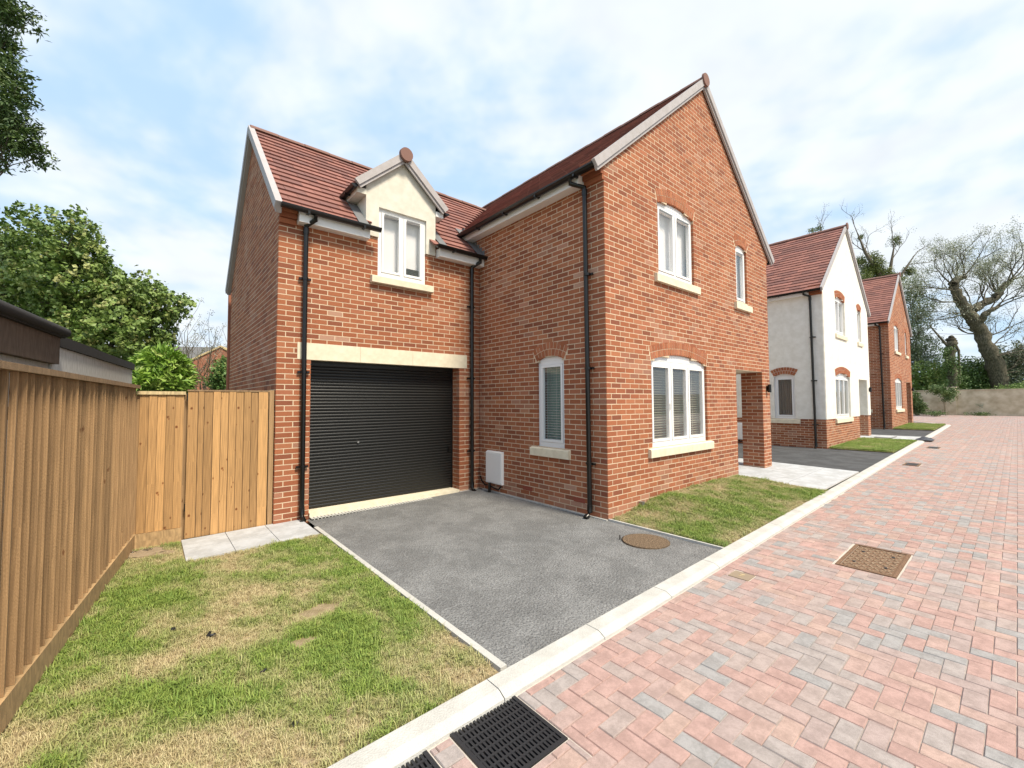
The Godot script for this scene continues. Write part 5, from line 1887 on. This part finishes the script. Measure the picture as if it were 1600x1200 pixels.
	lobed_tree("hedge_bush", "grey green bush under the big oak behind the end wall", "shrub", "", [[1570, 570, 30, 26, 0], [1600, 565, 34, 30, 0], [1590, 595, 36, 16, -1], [1640, 570, 40, 40, 0]], 41.0, Vector2(1585, 640), 0.1, coarse, 1500, [Color(0.08, 0.11, 0.055), Color(0.14, 0.17, 0.10), Color(0.24, 0.26, 0.2)], 460, 0.8, 0.3)
	# plants on the near side of the end wall
	lobed_tree("wall_shrub", "dark sloping shrub against the end wall by the far house", "shrub", "", [[1422, 628, 14, 16, 0], [1434, 638, 12, 8, 0]], 31.0, Vector2(1425, 650), 0.05, coarse, 320, deep, 470, 0.5, 0.2)
	lobed_tree("ivy_clump", "ivy clump hanging over the end wall beside its pier", "ivy", "", [[1472, 611, 16, 7, 0], [1480, 619, 12, 8, 0], [1462, 607, 10, 4, 0]], 29.6, Vector2(1478, 648), 0.012, coarse, 330, deep, 480, 0.4, 0.1)
	lobed_tree("wall_hedge", "clipped green hedge hanging over the right end of the wall", "hedge", "", [[1582, 608, 18, 8, 0], [1600, 612, 24, 14, 0], [1575, 622, 12, 14, 0], [1625, 618, 30, 20, 0], [1590, 628, 14, 10, 0]], 29.3, Vector2(1590, 648), 0.03, coarse, 900, green, 490, 0.42, 0.15)
	lobed_tree("wall_sapling", "small sapling growing against the middle of the end wall", "plant", "", [[1540, 630, 7, 8, 0], [1532, 634, 5, 4, 0], [1541, 622, 2, 7, 0]], 29.6, Vector2(1538, 648), 0.03, coarse, 70, silver, 500, 0.32, 0.1)
	for e in [[1460, 646, 16, 3], [1530, 647, 18, 2], [1560, 646, 10, 3]]:
		lobed_tree("wall_weeds", "low weeds along the foot of the end wall", "weeds", "weeds along the end wall", [[e[0], e[1], e[2], e[3], 0]], 29.4, Vector2(e[0], 649), 0.02, coarse, 60, deep, 510 + int(e[0]), 0.3, 0.1)

func twig_bush(called: String, label: String, spots: Array, seed_: int) -> void:
	var r := RandomNumberGenerator.new()
	r.seed = seed_
	for s in spots:
		var base := at(s[0], 640, s[3])
		base.y = -0.1
		var o := thing(called, label, "shrub", base, "bare shrubs beyond the side gate")
		var mb := MB.new()
		var ends := []
		var topy := at(s[0], s[1] - s[2] * 0.3, s[3]).y - base.y
		for k in 7:
			var a := r.randf() * TAU
			twigs(mb, Vector3(0, 0.2, 0), Vector3(cos(a) * 0.35, 1.0, sin(a) * 0.35).normalized(), topy * 0.62, 0.03, 2, r, ends)
		put("branches", mb, M.bark, o)
		var lobes := []
		for e in ends: lobes.append([e, Vector3(0.12, 0.12, 0.12)])
		foliage(o, "leaves", lobes, leaf_cluster(9, 3, 0.06, 0.06, 0.6), 700, [Color(0.2, 0.22, 0.14), Color(0.3, 0.3, 0.22), Color(0.35, 0.3, 0.25)], seed_ + 7, 0.2, 0.8)

func mistletoe_tree() -> void:
	var D := 46.0
	var base := at(1392, 640, D)
	base.y = G(base.x) - 0.3
	var o := thing("mistletoe_tree", "sparse half bare tree with dark mistletoe balls behind the white house", "tree", base)
	var P := func(x, y, dz = 0.0): return at(x, y, D + dz) - base
	var r := RandomNumberGenerator.new()
	r.seed = 31
	var mb := MB.new()
	mb.tube([P.call(1396, 645), P.call(1394, 560), P.call(1390, 480), P.call(1386, 440)], [0.5, 0.42, 0.34, 0.28], 9)
	mb.tube([P.call(1388, 455), P.call(1372, 425), P.call(1352, 395), P.call(1340, 365)], [0.26, 0.2, 0.14, 0.06], 7)
	mb.tube([P.call(1387, 445), P.call(1392, 415), P.call(1397, 385)], [0.22, 0.15, 0.06], 7)
	mb.tube([P.call(1390, 470), P.call(1408, 430), P.call(1428, 400)], [0.22, 0.14, 0.05], 7)
	put("trunk", mb, M.bark, o)
	mb = MB.new()
	var ends := []
	for s in [[1340, 365, -0.3, 1], [1352, 395, -0.5, 0.8], [1352, 395, 0.3, 1], [1362, 410, 0.2, 1], [1397, 385, 0.2, 1], [1394, 405, 0.6, 0.8], [1428, 400, 0.6, 0.7], [1418, 415, 0.8, 0.4], [1372, 425, -0.8, 0.4], [1280, 375, 0.0, 1]]:
		var d: Vector3 = (cam_right * s[2] + Vector3.UP * s[3] + cam_fwd * r.randf_range(-0.5, 0.5)).normalized()
		twigs(mb, P.call(s[0], s[1]), d, 1.9, 0.05, 2, r, ends)
	put("branches", mb, M.bark, o)
	var lobes := []
	for e in [[1360, 404, 11, 9], [1368, 412, 14, 8], [1356, 424, 15, 9], [1376, 428, 16, 9], [1366, 420, 12, 8], [1396, 428, 9, 7], [1345, 371, 4, 4], [1399, 377, 9, 8], [1393, 384, 6, 5], [1278, 357, 6, 4], [1270, 361, 5, 3], [1404, 436, 12, 6], [1350, 440, 14, 12], [1385, 440, 16, 12], [1342, 410, 8, 8], [1420, 425, 10, 8]]:
		var sc := D / FOCAL
		lobes.append([P.call(e[0], e[1], r.randf_range(-0.6, 0.6)), Vector3(e[2] * sc, e[3] * sc, e[2] * sc)])
	foliage(o, "crown", lobes, leaf_cluster(14, 10, 0.3, 0.17, 0.55), 2600, [Color(0.09, 0.12, 0.025), Color(0.17, 0.205, 0.05), Color(0.26, 0.28, 0.1)], 401, 0.2, 0.8, 1.2)
	var thin := []
	for e in ends:
		if r.randf() < 0.35: thin.append([e, Vector3(0.3, 0.25, 0.3)])
	foliage(o, "leaves", thin, leaf_cluster(15, 4, 0.25, 0.12, 0.5), 400, [Color(0.2, 0.24, 0.13), Color(0.28, 0.31, 0.2), Color(0.4, 0.4, 0.3)], 402, 0.1, 0.8)

func gnarled(mb: MB, pts: Array, radii: Array, r: RandomNumberGenerator) -> void:
	var c := Curve3D.new()
	for k in pts.size():
		var t: Vector3 = (pts[mini(k + 1, pts.size() - 1)] - pts[maxi(k - 1, 0)]) * 0.17
		c.add_point(pts[k], -t, t)
	var P := []
	var R := []
	var n := pts.size() * 5
	for k in n + 1:
		var q := float(k) / n * (pts.size() - 1)
		var i := mini(int(q), pts.size() - 2)
		var rad := lerpf(radii[i], radii[i + 1], q - i)
		P.append(c.sample(i, q - i) + Vector3(r.randf_range(-1, 1), 0, r.randf_range(-1, 1)) * rad * 0.16)
		R.append(rad * r.randf_range(0.84, 1.14))
	mb.tube(P, R, 11)

func oak_tree() -> void:
	var D := 40.0
	var base := at(1572, 640, D)
	base.y = G(base.x) - 0.3
	var o := thing("oak_tree", "big old oak with thick mossy trunk and thin silvery crown behind the end wall", "tree", base)
	var mb := MB.new()
	var P := func(x, y, dz = 0.0): return at(x, y, D + dz) - base
	var r := RandomNumberGenerator.new()
	r.seed = 77
	var ends := []
	gnarled(mb, [P.call(1566, 645), P.call(1562, 590), P.call(1546, 552), P.call(1534, 520), P.call(1520, 498)], [0.9, 0.66, 0.6, 0.54, 0.5], r)
	gnarled(mb, [P.call(1522, 503), P.call(1508, 482), P.call(1496, 462), P.call(1490, 446), P.call(1496, 436), P.call(1508, 433)], [0.5, 0.44, 0.4, 0.36, 0.28, 0.16], r)
	gnarled(mb, [P.call(1520, 485, 0.3), P.call(1535, 475, 0.4), P.call(1556, 464, 0.6), P.call(1568, 448, 0.8), P.call(1583, 436, 1.0)], [0.36, 0.35, 0.32, 0.27, 0.14], r)
	gnarled(mb, [P.call(1527, 510), P.call(1535, 496, -0.5), P.call(1546, 486, -0.8), P.call(1560, 480, -1)], [0.34, 0.3, 0.22, 0.1], r)
	put("trunk", mb, M.bark_mossy, o)
	mb = MB.new()
	var starts := [[1496, 436, -0.2, 1.0], [1505, 433, 0.3, 1.0], [1490, 446, -0.6, 0.8], [1495, 455, -1.0, 0.3], [1583, 436, 0.6, 0.9], [1575, 445, 0.2, 1.0], [1560, 460, -0.1, 1.0], [1556, 464, 0.2, 1.0], [1540, 474, 0.0, 1.0], [1520, 486, 0.0, 1.0], [1560, 480, 0.9, 0.5], [1546, 486, 0.7, 0.6], [1540, 545, 1.0, 0.5], [1548, 560, 1.0, 0.4], [1536, 530, 1.0, 0.7], [1502, 472, -1.0, 0.1], [1513, 490, -1.0, -0.1], [1530, 520, -1.0, 0.0], [1583, 436, 1.0, 0.3], [1560, 585, 1.0, 0.3]]
	for s in starts:
		for k in 2:
			var d: Vector3 = (cam_right * (s[2] + r.randf_range(-0.35, 0.35)) + Vector3.UP * s[3] + cam_fwd * r.randf_range(-0.7, 0.7)).normalized()
			twigs(mb, P.call(s[0], s[1], r.randf_range(-0.3, 0.3)), d, r.randf_range(1.8, 2.6), 0.075, 3, r, ends)
	put("branches", mb, M.bark_mossy, o)
	var lobes := []
	for e in ends:
		var q := pixel((e as Vector3) + base)
		if q.y < 455 or r.randf() < 0.45: lobes.append([e, Vector3(0.32, 0.26, 0.32)])
	foliage(o, "crown", lobes, leaf_cluster(12, 5, 0.34, 0.13, 0.55), 7500, [Color(0.25, 0.28, 0.19), Color(0.38, 0.40, 0.30), Color(0.5, 0.5, 0.42)], 78, 0.1, 0.9)
